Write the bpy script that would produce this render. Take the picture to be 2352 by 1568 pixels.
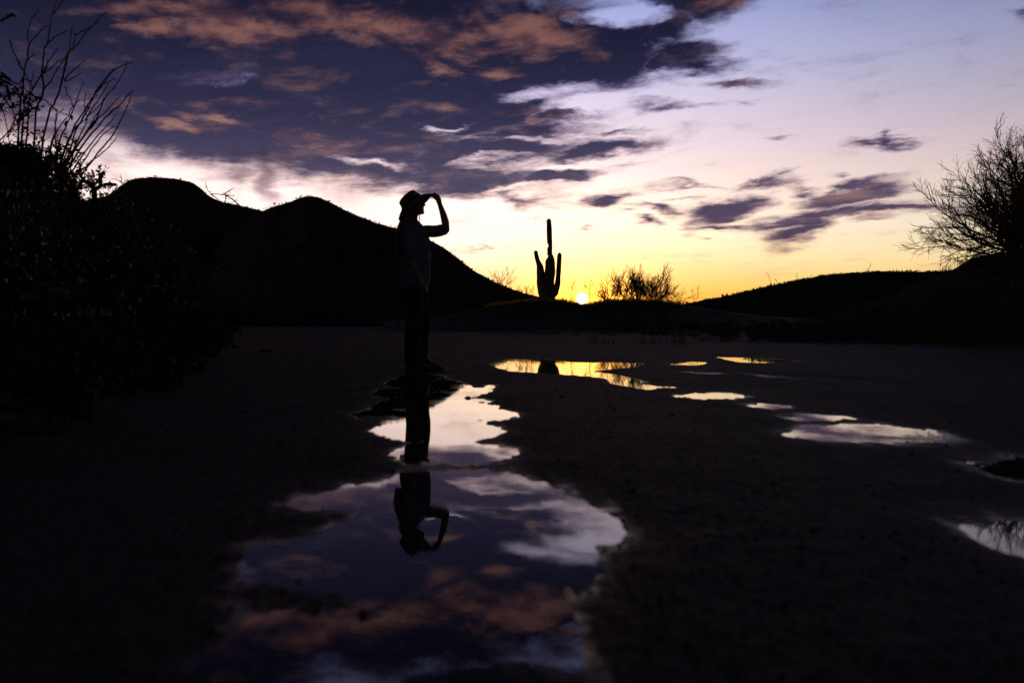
import bpy, bmesh, math, random
import numpy as np
from mathutils import Vector, Matrix

# ------------------------------------------------------------------ scene, camera, sky, sun
S = bpy.context.scene
COL = S.collection
for o in list(bpy.data.objects):
    bpy.data.objects.remove(o)

FP = 35.0 / 36.0 * 2352.0          # focal length in measuring units of a 2352 wide picture
HZ = 741.0                         # row of the horizon
CX = 1176.0
CAMH = 0.487

def at(x, y, d):
    """world point at distance d that is seen at column x, row y"""
    return Vector(((x - CX) / FP * d, d, CAMH + (HZ - y) / FP * d))

cam_d = bpy.data.cameras.new('camera')
cam = bpy.data.objects.new('camera', cam_d)
COL.objects.link(cam)
cam.location = (0, 0, CAMH)
cam.rotation_euler = (math.pi / 2, 0, 0)
cam_d.lens = 35.0
cam_d.sensor_width = 36.0
cam_d.shift_y = -(784.0 - HZ) / 2352.0
cam_d.clip_start = 0.05
cam_d.clip_end = 20000
cam_d.dof.use_dof = True
cam_d.dof.focus_distance = 22.0
cam_d.dof.aperture_fstop = 2.8
S.camera = cam

S.view_settings.view_transform = 'Standard'
S.view_settings.look = 'None'
S.view_settings.exposure = 0.0
S.view_settings.gamma = 1.0
S.view_settings.use_curve_mapping = False
S.cycles.max_bounces = 4
S.cycles.diffuse_bounces = 1
S.cycles.glossy_bounces = 3
S.cycles.transparent_max_bounces = 8
S.cycles.sample_clamp_indirect = 4.0
S.cycles.use_denoising = True
S.cycles.use_adaptive_sampling = True
S.cycles.adaptive_threshold = 0.02
S.cycles.adaptive_min_samples = 8

SUN_AZ = math.atan((1337 - CX) / FP)
SUN_EL = math.atan((HZ - 686) / FP * math.cos(SUN_AZ))
SUN_DIR = Vector((math.sin(SUN_AZ) * math.cos(SUN_EL), math.cos(SUN_AZ) * math.cos(SUN_EL), math.sin(SUN_EL)))

def lin(c):
    r = []
    for v in c:
        v = v / 255.0
        r.append(v / 12.92 if v <= 0.04045 else ((v + 0.055) / 1.055) ** 2.4)
    return r

class NT:
    """small helper that writes node trees"""
    def __init__(self, tree):
        self.t = tree
        self.n = tree.nodes
        self.l = tree.links
    def put(self, sock, v):
        if v is None:
            return
        if isinstance(v, bpy.types.NodeSocket):
            self.l.new(v, sock)
        else:
            if hasattr(sock, 'default_value'):
                dv = sock.default_value
                if hasattr(dv, '__len__') and not hasattr(v, '__len__'):
                    v = [v] * len(dv)
                if hasattr(dv, '__len__') and len(dv) == 4 and len(v) == 3:
                    v = list(v) + [1.0]
                sock.default_value = v
    def node(self, typ, ins=None, **props):
        nd = self.n.new(typ)
        for k, v in props.items():
            setattr(nd, k, v)
        for k, v in (ins or {}).items():
            self.put(nd.inputs[k], v)
        return nd
    def m(self, op, a, b=None, c=None, clamp=False):
        nd = self.n.new('ShaderNodeMath')
        nd.operation = op
        nd.use_clamp = clamp
        for i, v in enumerate((a, b, c)):
            if v is not None:
                self.put(nd.inputs[i], v)
        return nd.outputs[0]
    def vm(self, op, a, b=None, scale=None):
        nd = self.n.new('ShaderNodeVectorMath')
        nd.operation = op
        self.put(nd.inputs[0], a)
        if b is not None:
            self.put(nd.inputs[1], b)
        if scale is not None:
            self.put(nd.inputs['Scale'], scale)
        return nd.outputs['Value'] if op in ('LENGTH', 'DOT_PRODUCT', 'DISTANCE') else nd.outputs[0]
    def mix(self, f, a, b, blend='MIX'):
        nd = self.n.new('ShaderNodeMix')
        nd.data_type = 'RGBA'
        nd.blend_type = blend
        nd.clamp_factor = True
        self.put(nd.inputs['Factor'], f)
        self.put(nd.inputs[6], a)
        self.put(nd.inputs[7], b)
        return nd.outputs[2]
    def smooth(self, v, lo, hi, a=0.0, b=1.0):
        nd = self.n.new('ShaderNodeMapRange')
        nd.interpolation_type = 'SMOOTHSTEP'
        for i, x in enumerate((v, lo, hi, a, b)):
            self.put(nd.inputs[i], x)
        return nd.outputs[0]
    def rng(self, v, lo, hi, a=0.0, b=1.0):
        nd = self.n.new('ShaderNodeMapRange')
        for i, x in enumerate((v, lo, hi, a, b)):
            self.put(nd.inputs[i], x)
        return nd.outputs[0]
    def noise(self, vec, scale, detail=5, rough=0.55, lac=2.0, dist=0.0, color=False, dims='3D'):
        nd = self.n.new('ShaderNodeTexNoise')
        nd.noise_dimensions = dims
        self.put(nd.inputs['Vector'], vec)
        for k, v in (('Scale', scale), ('Detail', detail), ('Roughness', rough), ('Lacunarity', lac), ('Distortion', dist)):
            self.put(nd.inputs[k], v)
        return nd.outputs['Color'] if color else nd.outputs['Fac']
    def ramp(self, f, stops, interp='LINEAR'):
        nd = self.n.new('ShaderNodeValToRGB')
        nd.color_ramp.interpolation = interp
        el = nd.color_ramp.elements
        while len(el) < len(stops):
            el.new(0.5)
        for e, (p, c) in zip(el, stops):
            e.position = p
            e.color = list(c)[:3] + [1.0]
        self.put(nd.inputs[0], f)
        return nd.outputs[0]

def build_world():
    w = bpy.data.worlds.new('World')
    S.world = w
    w.use_nodes = True
    w.node_tree.nodes.clear()
    T = NT(w.node_tree)
    d = T.node('ShaderNodeTexCoord').outputs['Generated']
    d = T.vm('NORMALIZE', d)
    sep = T.node('ShaderNodeSeparateXYZ', {0: d}).outputs
    x, y, z = sep[0], sep[1], sep[2]
    az = T.m('ARCTAN2', x, y)
    hyp = T.m('SQRT', T.m('ADD', T.m('MULTIPLY', x, x), T.m('ADD', T.m('MULTIPLY', y, y), 1e-4)))
    t = T.m('DIVIDE', z, hyp)                      # tangent of the elevation
    t = T.m('MINIMUM', t, 3.0)
    P = T.node('ShaderNodeCombineXYZ', {0: az, 1: t, 2: 1.0}).outputs[0]

    # noise space: clouds flatten and shrink toward the horizon
    v = T.m('LOGARITHM', T.m('ADD', T.m('MAXIMUM', t, -0.02), 0.12), math.e)
    Q = T.node('ShaderNodeCombineXYZ', {0: T.m('MULTIPLY', az, 0.62), 1: T.m('SUBTRACT', T.m('MULTIPLY', v, 0.62), T.m('MULTIPLY', az, 0.11)), 2: 0.37}).outputs[0]
    half = (0.5, 0.5, 0.5)
    w1 = T.vm('MULTIPLY', T.vm('SUBTRACT', T.noise(Q, 7.0, 3, 0.5, color=True, dims='2D'), half), (0.085, 0.040, 0))
    w2 = T.vm('MULTIPLY', T.vm('SUBTRACT', T.noise(Q, 26.0, 4, 0.62, color=True, dims='2D'), half), (0.060, 0.024, 0))
    W = T.vm('ADD', P, T.vm('ADD', w1, w2))

    def blob(b, W):
        xd, yd, rx, ry, rot, s = b
        a0 = math.atan((xd - CX) / FP)
        ca = math.cos(a0)
        t0 = (HZ - yd) / FP * ca
        rx, ry = rx / FP * ca * ca, ry / FP * ca
        c, sn = math.cos(math.radians(rot)), math.sin(math.radians(rot))
        u = T.vm('DOT_PRODUCT', W, (c / rx, sn / rx, -(c * a0 + sn * t0) / rx))
        v = T.vm('DOT_PRODUCT', W, (-sn / ry, c / ry, (sn * a0 - c * t0) / ry))
        r2 = T.m('MULTIPLY_ADD', v, v, T.m('MULTIPLY', u, u))
        return T.m('MULTIPLY_ADD', T.m('SQRT', r2), -s, s)
    def union(bl, W, start=0.0):
        cur = 0.0
        for b in bl:
            cur = T.m('MAXIMUM', cur, blob(b, W))
        return cur

    nf = T.noise(Q, 22.0, 6, 0.66, dist=0.2, dims='2D')      # fine cloud texture
    nb = T.noise(Q, 5.0, 4, 0.55, dims='2D')                  # broad cloud texture

    cover = union(CLOUD, W)
    far = T.smooth(t, 0.34, 0.60)                  # overhead the broken deck goes on
    deck = T.m('MULTIPLY', T.smooth(T.m('SUBTRACT', T.m('ADD', nb, 0.19), T.m('MULTIPLY', az, 0.16)), 0.40, 0.62), 0.9)
    cover = T.m('MAXIMUM', cover, T.m('MULTIPLY', deck, far))
    holes = union(HOLES, W)
    cover = T.m('SUBTRACT', cover, holes)
    dens = T.m('ADD', cover, T.m('MULTIPLY', T.m('SUBTRACT', nf, 0.5), 1.10))
    alpha = T.smooth(dens, -0.02, 0.78)
    thick = T.smooth(dens, 0.25, 1.15)
    nl = T.noise(T.vm('SUBTRACT', Q, (0.0, 0.016, 0.0)), 22.0, 4, 0.6, dist=0.2, dims='2D')
    nh = T.noise(Q, 22.0, 4, 0.6, dist=0.2, dims='2D')
    relief = T.m('SUBTRACT', nh, nl)                # lumps lit from low in front

    # clear sky: colours of the afterglow by elevation
    k = 1.0 / 1.6
    clear = T.ramp(T.m('MULTIPLY', t, k), [
        (0.00 * k, lin((255, 150, 42))), (0.02 * k, lin((255, 181, 72))), (0.04 * k, lin((255, 208, 122))), (0.062 * k, lin((255, 228, 174))),
        (0.095 * k, lin((255, 238, 214))), (0.135 * k, lin((250, 226, 219))), (0.175 * k, lin((236, 216, 228))),
        (0.215 * k, lin((214, 205, 229))), (0.26 * k, lin((188, 189, 228))), (0.325 * k, lin((148, 160, 214))),
        (0.45 * k, lin((104, 116, 175))), (0.80 * k, lin((52, 62, 120))), (1.0, lin((26, 33, 76)))])
    da = T.m('ADD', az, 0.02)
    near = T.m('POWER', math.e, T.m('MULTIPLY', T.m('MULTIPLY', da, da), -6.0))
    bright = T.m('ADD', T.m('MULTIPLY', near, 0.62), 0.50)
    bright = T.m('ADD', T.m('MULTIPLY', T.m('SUBTRACT', bright, 1.0), T.smooth(t, -0.02, 0.22)), 1.0)
    boost = T.m('MULTIPLY', T.m('POWER', math.e, T.m('MULTIPLY', T.m('POWER', T.m('ADD', az, 0.15), 2.0), -12.0)), T.m('MULTIPLY', T.smooth(t, 0.03, 0.09), T.smooth(t, 0.19, 0.11)))
    bright = T.m('ADD', bright, T.m('MULTIPLY', boost, 0.45))
    off = T.m('ABSOLUTE', T.m('SUBTRACT', az, 0.05))
    bright = T.m('MULTIPLY', bright, T.ramp(T.m('MULTIPLY', off, 1 / math.pi), [(0.0, (1, 1, 1)), (0.15, (1, 1, 1)), (0.24, (.42, .42, .42)), (0.4, (.11, .11, .11)), (1.0, (.05, .05, .05))], 'EASE'))
    clear = T.mix(1.0, clear, T.node('ShaderNodeCombineColor', {0: bright, 1: bright, 2: bright}).outputs[0], 'MULTIPLY')
    # paler toward the left of the sun, below the deck
    pale = T.m('MULTIPLY', T.smooth(az, 0.12, -0.16), T.smooth(t, 0.0, 0.10))
    pale = T.m('MULTIPLY', pale, T.smooth(t, 0.20, 0.12))
    clear = T.mix(T.m('MULTIPLY', pale, 0.85), clear, (1.40, 1.05, 0.98))
    # aureole of the low sun
    ca = T.vm('DOT_PRODUCT', d, tuple(SUN_DIR))
    ang = T.m('ARCCOSINE', T.m('MINIMUM', ca, 0.9999999))
    g1 = T.m('POWER', math.e, T.m('DIVIDE', ang, -0.024))
    g2 = T.m('POWER', math.e, T.m('DIVIDE', ang, -0.065))
    def tint(f, c):
        return T.vm('SCALE', c, scale=f)
    glow = T.vm('ADD', tint(g1, (7.0, 2.2, 0.12)), tint(g2, (0.38, 0.15, 0.0)))
    clear = T.vm('ADD', clear, glow)
    nish = T.node('ShaderNodeTexSky', sky_type='NISHITA', sun_disc=False,
                  sun_elevation=SUN_EL, sun_rotation=SUN_AZ, air_density=1.0, dust_density=1.5, ozone_density=2.0)
    clear = T.vm('ADD', clear, T.vm('SCALE', nish.outputs[0], scale=0.012))

    # clouds
    vv = T.m('MULTIPLY', t, 1.0)
    dark = T.ramp(T.rng(vv, 0.05, 0.36), [
        (0.0, lin((90, 72, 90))), (0.30, lin((80, 73, 100))), (0.5, lin((50, 48, 76))), (0.72, lin((31, 32, 57))), (0.9, lin((25, 26, 47))), (1.0, lin((20, 21, 39)))])
    lite = T.ramp(T.rng(vv, 0.05, 0.36), [
        (0.0, lin((190, 140, 135))), (0.35, lin((160, 136, 154))), (0.6, lin((98, 88, 134))), (1.0, lin((62, 60, 96)))])
    shade = T.m('ADD', T.m('ADD', T.m('MULTIPLY', T.m('SUBTRACT', nf, 0.5), 0.35), thick), T.m('MULTIPLY', relief, -1.0))
    ccol = T.mix(T.smooth(shade, -0.15, 0.85), lite, dark)
    ccol = T.mix(T.m('MULTIPLY', T.smooth(relief, 0.04, 0.22, 0.0, 0.40), T.smooth(dens, 1.1, 0.5, 0.25, 1.0)), ccol, lin((100, 80, 96)))
    ccol = T.mix(T.m('MULTIPLY', T.smooth(nb, 0.50, 0.72), 0.30), ccol, lin((52, 52, 80)))
    og = union(ORANGE, W)
    no = T.noise(T.vm('ADD', Q, (3.1, 1.7, 0.4)), 12.0, 5, 0.62, dims='2D')
    oa = T.smooth(T.m('ADD', og, T.m('ADD', T.m('MULTIPLY', T.m('SUBTRACT', no, 0.5), 1.5), T.m('MULTIPLY', relief, 1.0))), 0.04, 1.0)
    deck_o = T.m('MULTIPLY', T.smooth(T.noise(T.vm('ADD', Q, (1.3, 4.2, 0.2)), 6.0, 5, 0.6, dims='2D'), 0.54, 0.72), T.smooth(t, 0.30, 0.42))
    oa = T.m('MAXIMUM', oa, T.m('MULTIPLY', deck_o, 0.45))
    ocol = T.ramp(T.rng(t, 0.12, 0.36), [(0.0, lin((176, 134, 122))), (0.35, lin((166, 122, 112))), (0.7, lin((146, 100, 92))), (1.0, lin((128, 86, 82)))])
    ocol = T.mix(T.smooth(T.m('ADD', no, T.m('MULTIPLY', relief, 0.8)), 0.36, 0.66), T.vm('MULTIPLY', ocol, (0.42, 0.42, 0.62)), ocol)
    ccol = T.mix(T.m('MULTIPLY', oa, 0.74), ccol, ocol)
    back = T.ramp(T.m('MULTIPLY', off, 1 / math.pi), [(0.0, (1, 1, 1)), (0.18, (1, 1, 1)), (0.42, (.40, .40, .40)), (1.0, (.30, .30, .30))], 'EASE')
    ccol = T.vm('MULTIPLY', ccol, back)
    sky = T.mix(alpha, clear, ccol)
    # thin orange wisps may stand over clear sky too
    # rain veils hanging below the deck
    rn = T.noise(T.node('ShaderNodeCombineXYZ', {0: T.m('MULTIPLY', T.m('ADD', az, T.m('MULTIPLY', t, 0.10)), 40.0), 1: T.m('MULTIPLY', t, 9.0)}).outputs[0], 1.0, 5, 0.6)
    rg = union(RAIN, T.vm('ADD', P, T.vm('MULTIPLY', w2, (0.5, 0.8, 0))))
    ra = T.smooth(T.m('ADD', rg, T.m('MULTIPLY', T.m('SUBTRACT', rn, 0.5), 0.8)), -0.05, 1.25)
    ra = T.m('MULTIPLY', ra, T.smooth(rg, 0.0, 0.35))
    sky = T.mix(ra, sky, T.vm('MULTIPLY', sky, (0.34, 0.30, 0.36)))
    # the sun itself
    disc = T.smooth(ang, 0.0066, 0.0038)
    sky = T.mix(disc, sky, (14.0, 11.0, 7.0))
    # below the horizon
    sky = T.mix(T.smooth(t, -0.004, -0.03), sky, (0.02, 0.016, 0.016))
    bg = T.node('ShaderNodeBackground', {'Color': sky, 'Strength': 1.0})
    out = T.node('ShaderNodeOutputWorld')
    T.l.new(bg.outputs[0], out.inputs[0])
    w.cycles.sampling_method = 'MANUAL'
    w.cycles.sample_map_resolution = 1024

# x, y, rx, ry, rotation (deg, right end up), weight - measured on the picture of the sky
CLOUD = [
    (150, -20, 1100, 455, 0, 1.8), (880, 100, 760, 265, 0, 1.7), (600, 283, 700, 148, -3, 1.9), (-900, 0, 1300, 480, 0, 1.6),
    (300, -620, 1500, 760, 0, 1.4), (1150, -110, 460, 130, 0, 1.3), (1130, -240, 620, 150, 0, 1.3), (1500, 72, 130, 66, 0, 1.3), (1340, 120, 300, 130, 0, 1.83), (1400, 172, 170, 62, 4, 1.46), (1590, 0, 200, 70, 0, 1.59),
    (1560, 135, 150, 62, 0, 1.34), (1630, 150, 120, 34, 0, 1.16), (1680, 190, 90, 17, -3, 0.85), (1560, 241, 150, 18, 2, 0.76), (1700, 230, 50, 10, -12, 0.61),
    (1050, 265, 340, 66, 2, 1.77), (1275, 274, 140, 32, 1, 1.22), (1230, 306, 230, 36, 3, 1.34),
    (1390, 345, 200, 32, 5, 1.4), (1120, 352, 400, 52, 4, 1.59), (1430, 302, 140, 14, 3, 0.79), (1270, 411, 190, 28, 4, 1.22), (1010, 398, 400, 56, -3, 1.28),
    (1405, 461, 90, 28, 2, 1.04), (1190, 444, 240, 20, -5, 0.73), (1430, 385, 120, 12, 3, 0.55),
    (1668, 490, 150, 42, 9, 1.34), (1640, 535, 120, 18, 2, 1.04), (1900, 500, 300, 30, 9, 1.28), (1990, 446, 210, 36, 9, 1.34),
    (2060, 487, 220, 24, 4, 1.22), (1860, 528, 150, 30, 14, 1.04), (1850, 440, 100, 20, -6, 0.85), (1770, 424, 150, 15, 8, 0.79), (1830, 402, 60, 16, 10, 0.61), (2058, 322, 110, 15, -2, 0.85), (2062, 314, 40, 16, 0, 0.98),
    (1978, 402, 36, 14, 0, 0.73), (1448, 520, 50, 20, 6, 0.92), (1515, 496, 66, 20, -12, 0.92), (1555, 440, 150, 9, 2, 0.61), (2030, 515, 130, 14, 9, 0.61),
    (1820, 316, 80, 6, 0, 0.51), (2345, 55, 46, 26, 0, 0.67), (1100, 565, 100, 8, 0, 0.46), (1560, 470, 70, 9, 4, 0.51),
    (1320, 523, 44, 10, 0, 0.51), (1235, 488, 80, 7, 0, 0.49)]
HOLES = [
    (1385, 42, 120, 32, 0, .8), (1240, 212, 150, 24, 6, .55), (1330, 240, 130, 22, 0, .6), (1020, 290, 110, 11, 4, .75),
    (850, 372, 250, 13, -7, .5), (1130, 371, 110, 10, 4, .6), (1330, 384, 140, 13, 4, .6), (1485, 118, 40, 40, 0, .35),
    (1190, 330, 140, 10, 4, .45), (1240, 424, 160, 9, 3, .5)]
ORANGE = [
    (500, 70, 260, 84, -14, 1.0), (880, 70, 480, 66, -6, 1.0), (1190, 78, 190, 64, -4, .9), (335, 75, 52, 34, -10, .95),
    (1000, 142, 150, 22, -18, .75), (1150, 158, 100, 18, 8, .7), (430, 290, 210, 20, -10, .9), (650, 318, 280, 22, -5, .85), (480, 275, 130, 14, -14, .8),
    (1000, 252, 60, 24, 0, .6), (1235, 275, 40, 20, 0, .7), (995, 318, 56, 18, 0, .75), (1620, 10, 140, 44, 0, .7),
    (110, 290, 200, 20, -6, .4), (800, 340, 300, 50, 0, .38), (800, 128, 90, 14, 5, .5), (900, -140, 700, 80, 6, .5), (200, -260, 500, 100, 10, .5)]
RAIN = [(610, 412, 44, 92, 5, 1.4), (560, 405, 110, 90, 4, .5), (810, 440, 140, 70, 6, .7), (1810, 560, 100, 46, 10, .6)]

build_world()

sun_d = bpy.data.lights.new('sun', 'SUN')
sun_d.energy = 0.6
sun_d.angle = math.radians(0.53)
sun_d.color = (1.0, 0.52, 0.22)
sun = bpy.data.objects.new('sun', sun_d)
COL.objects.link(sun)
sun.rotation_euler = (-SUN_DIR).to_track_quat('-Z', 'Y').to_euler()
sun.location = SUN_DIR * 200

# ------------------------------------------------------------------ helpers
def tag(o, label=None, cat=None, group=None, kind=None):
    if label: o['label'] = label
    if cat: o['category'] = cat
    if group: o['group'] = group
    if kind: o['kind'] = kind
    return o

def empty(name, loc):
    o = bpy.data.objects.new(name, None)
    COL.objects.link(o)
    o.location = loc
    o.empty_display_size = 0.2
    return o

def mesh_obj(name, verts, faces, mat, parent=None, smooth=True, origin=None):
    me = bpy.data.meshes.new(name)
    verts = np.asarray(verts, dtype=np.float64).reshape(-1, 3)
    off = np.zeros(3)
    if parent is not None:
        off = np.array(parent.matrix_basis.translation)
    elif origin is not None:
        off = np.array(origin, dtype=float)
    me.from_pydata((verts - off).tolist(), [], faces if isinstance(faces, list) else faces.tolist())
    if smooth:
        me.polygons.foreach_set('use_smooth', np.ones(len(me.polygons), dtype=bool))
    me.materials.append(mat)
    me.update()
    o = bpy.data.objects.new(name, me)
    COL.objects.link(o)
    if parent is not None:
        o.parent = parent
    elif origin is not None:
        o.location = off
    return o

class Geo:
    """collects tubes, balls and leaves into one mesh"""
    def __init__(self):
        self.v = []
        self.f = []
        self.n = 0
    def add(self, v, f):
        self.v.append(np.asarray(v, dtype=float))
        self.f.extend([[i + self.n for i in q] for q in f])
        self.n += len(v)
    def tube(self, pts, rad, n=4, cap=True, squash=None):
        pts = [Vector(p) for p in pts]
        m = len(pts)
        if not hasattr(rad, '__len__'):
            rad = [rad] * m
        t0 = (pts[1] - pts[0]).normalized()
        up = Vector((0, 0, 1)) if abs(t0.z) < 0.9 else Vector((0, 1, 0))
        a = t0.cross(up).normalized()
        vs = []
        for i in range(m):
            tg = (pts[min(i + 1, m - 1)] - pts[max(i - 1, 0)])
            if tg.length < 1e-9:
                tg = t0
            tg.normalize()
            a = (a - tg * a.dot(tg))
            if a.length < 1e-6:
                a = tg.orthogonal()
            a.normalize()
            b = tg.cross(a)
            for k in range(n):
                an = 2 * math.pi * k / n
                vs.append(pts[i] + (a * math.cos(an) + b * math.sin(an)) * rad[i])
        fs = []
        for i in range(m - 1):
            for k in range(n):
                k2 = (k + 1) % n
                fs.append((i * n + k, i * n + k2, (i + 1) * n + k2, (i + 1) * n + k))
        if cap:
            fs.append(tuple(range(n))[::-1])
            fs.append(tuple((m - 1) * n + k for k in range(n)))
        self.add([tuple(p) for p in vs], fs)
    def ball(self, c, r, seg=14, rings=9):
        rx, ry, rz = (r, r, r) if not hasattr(r, '__len__') else r
        vs = [(c[0], c[1], c[2] - rz)]
        for i in range(1, rings):
            ph = -math.pi / 2 + math.pi * i / rings
            for k in range(seg):
                th = 2 * math.pi * k / seg
                vs.append((c[0] + rx * math.cos(ph) * math.cos(th), c[1] + ry * math.cos(ph) * math.sin(th), c[2] + rz * math.sin(ph)))
        vs.append((c[0], c[1], c[2] + rz))
        fs = []
        for k in range(seg):
            fs.append((0, 1 + (k + 1) % seg, 1 + k))
        for i in range(rings - 2):
            for k in range(seg):
                a = 1 + i * seg + k
                b = 1 + i * seg + (k + 1) % seg
                fs.append((a, b, b + seg, a + seg))
        l = len(vs) - 1
        for k in range(seg):
            fs.append((l, l - seg + k, l - seg + (k + 1) % seg))
        self.add(vs, fs)
    def chain(self, pts, rad, n=12):
        """tube with round ends, for remeshing"""
        self.tube(pts, rad, n)
        for p, r in zip(pts, rad):
            self.ball(p, r)
    def rings(self, rings):
        n = len(rings[0])
        vs = [p for r in rings for p in r]
        fs = []
        for i in range(len(rings) - 1):
            for k in range(n):
                k2 = (k + 1) % n
                fs.append((i * n + k, i * n + k2, (i + 1) * n + k2, (i + 1) * n + k))
        fs.append(tuple(range(n))[::-1])
        fs.append(tuple((len(rings) - 1) * n + k for k in range(n)))
        self.add(vs, fs)
    def build(self, name, mat, parent=None, origin=None, smooth=True):
        return mesh_obj(name, np.concatenate(self.v), self.f, mat, parent, smooth, origin)

def hash2(ix, iy, seed):
    h = (ix.astype(np.int64) * 374761393 + iy.astype(np.int64) * 668265263 + seed * 1442695041) & 0xffffffff
    h = ((h ^ (h >> 13)) * 1274126177) & 0xffffffff
    h = h ^ (h >> 16)
    return (h & 0xffff) / 65535.0

def vnoise(x, y, seed=0):
    ix, iy = np.floor(x), np.floor(y)
    fx, fy = x - ix, y - iy
    fx = fx * fx * (3 - 2 * fx)
    fy = fy * fy * (3 - 2 * fy)
    a = hash2(ix, iy, seed); b = hash2(ix + 1, iy, seed)
    c = hash2(ix, iy + 1, seed); d = hash2(ix + 1, iy + 1, seed)
    return (a + (b - a) * fx) * (1 - fy) + (c + (d - c) * fx) * fy - 0.5

def fbm(x, y, octv=4, seed=0, gain=0.5):
    s = 0.0
    amp = 1.0
    for i in range(octv):
        s = s + amp * vnoise(x * 2 ** i + 17.3 * i, y * 2 ** i - 9.1 * i, seed + i)
        amp *= gain
    return s

def sat(v):
    return np.clip(v, 0.0, 1.0)

def sstep(v, a, b):
    q = sat((v - a) / (b - a))
    return q * q * (3 - 2 * q)

# ------------------------------------------------------------------ materials
def mat(name, c1, c2, scale=8.0, rough=0.8, bump=0.3, bscale=None, spec=0.3, coord='Object', dist=0.01, stretch=None):
    m = bpy.data.materials.new(name)
    m.use_nodes = True
    m.node_tree.nodes.clear()
    T = NT(m.node_tree)
    co = T.node('ShaderNodeTexCoord').outputs[coord]
    if stretch:
        co = T.vm('MULTIPLY', co, stretch)
    n = T.noise(co, scale, 6, 0.6)
    c = T.mix(T.smooth(n, 0.35, 0.68), c1, c2)
    b = T.node('ShaderNodeBsdfPrincipled', {'Base Color': c, 'Roughness': T.rng(n, 0.3, 0.7, rough + 0.08, rough - 0.08)})
    T.put(b.inputs['Specular IOR Level'], spec)
    if bump:
        bn = T.node('ShaderNodeBump', {'Strength': bump, 'Distance': dist, 'Height': T.noise(co, bscale or scale * 3, 5, 0.6)})
        T.l.new(bn.outputs[0], b.inputs['Normal'])
    out = T.node('ShaderNodeOutputMaterial')
    T.l.new(b.outputs[0], out.inputs[0])
    return m

def ground_material():
    m = bpy.data.materials.new('wet_mud_and_gravel')
    m.use_nodes = True
    m.node_tree.nodes.clear()
    T = NT(m.node_tree)
    pos = T.node('ShaderNodeNewGeometry').outputs['Position']
    z = T.node('ShaderNodeSeparateXYZ', {0: pos}).outputs[2]
    n1 = T.noise(pos, 1.3, 5, 0.6)
    n2 = T.noise(pos, 14.0, 6, 0.62)
    n3 = T.noise(pos, 75.0, 4, 0.6)
    # damp mud lies low, next to the water
    damp = T.smooth(T.m('ADD', z, T.m('MULTIPLY', T.m('SUBTRACT', n2, 0.5), 0.010)), 0.013, 0.0005)
    dry = T.mix(T.smooth(n1, 0.35, 0.65), (0.048, 0.039, 0.042), (0.078, 0.062, 0.065))
    dry = T.mix(T.m('MULTIPLY', T.smooth(n2, 0.45, 0.7), 0.6), dry, (0.036, 0.029, 0.031))
    grain = T.mix(T.smooth(n3, 0.56, 0.66), dry, (0.066, 0.054, 0.052))
    col = T.mix(damp, grain, (0.020, 0.016, 0.016))
    rim = T.smooth(T.m('ADD', z, T.m('MULTIPLY', T.m('SUBTRACT', n2, 0.5), 0.004)), 0.0050, 0.0006)
    rim = T.m('MULTIPLY', rim, T.smooth(T.noise(pos, 4.0, 4, 0.65), 0.38, 0.62))
    rough = T.m('ADD', T.m('ADD', T.m('MULTIPLY', damp, -0.10), T.m('MULTIPLY', rim, -0.38)), T.rng(n2, 0.3, 0.7, 0.88, 0.74))
    b = T.node('ShaderNodeBsdfPrincipled', {'Base Color': col, 'Roughness': rough})
    T.put(b.inputs['Specular IOR Level'], T.m('ADD', T.m('ADD', T.m('MULTIPLY', damp, 0.07), T.m('MULTIPLY', rim, 0.36)), 0.04))
    h = T.m('ADD', T.m('MULTIPLY', n2, 1.0), T.m('MULTIPLY', n3, 0.35))
    bn = T.node('ShaderNodeBump', {'Strength': 0.7, 'Distance': 0.02, 'Height': h})
    T.l.new(bn.outputs[0], b.inputs['Normal'])
    out = T.node('ShaderNodeOutputMaterial')
    T.l.new(b.outputs[0], out.inputs[0])
    return m

def water_material():
    m = bpy.data.materials.new('still_muddy_water')
    m.use_nodes = True
    m.node_tree.nodes.clear()
    T = NT(m.node_tree)
    pos = T.node('ShaderNodeNewGeometry').outputs['Position']
    n = T.noise(pos, 2.2, 3, 0.5)
    b = T.node('ShaderNodeBsdfPrincipled', {'Base Color': T.mix(n, (0.024, 0.018, 0.014), (0.036, 0.028, 0.022)), 'Roughness': T.rng(T.noise(pos, 3.5, 4, 0.6), 0.4, 0.7, 0.008, 0.045), 'IOR': 1.333})
    T.put(b.inputs['Specular IOR Level'], 0.5)
    bn = T.node('ShaderNodeBump', {'Strength': 0.07, 'Distance': 0.002, 'Height': T.noise(pos, 6.0, 2, 0.5)})
    T.l.new(bn.outputs[0], b.inputs['Normal'])
    out = T.node('ShaderNodeOutputMaterial')
    T.l.new(b.outputs[0], out.inputs[0])
    return m

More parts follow.
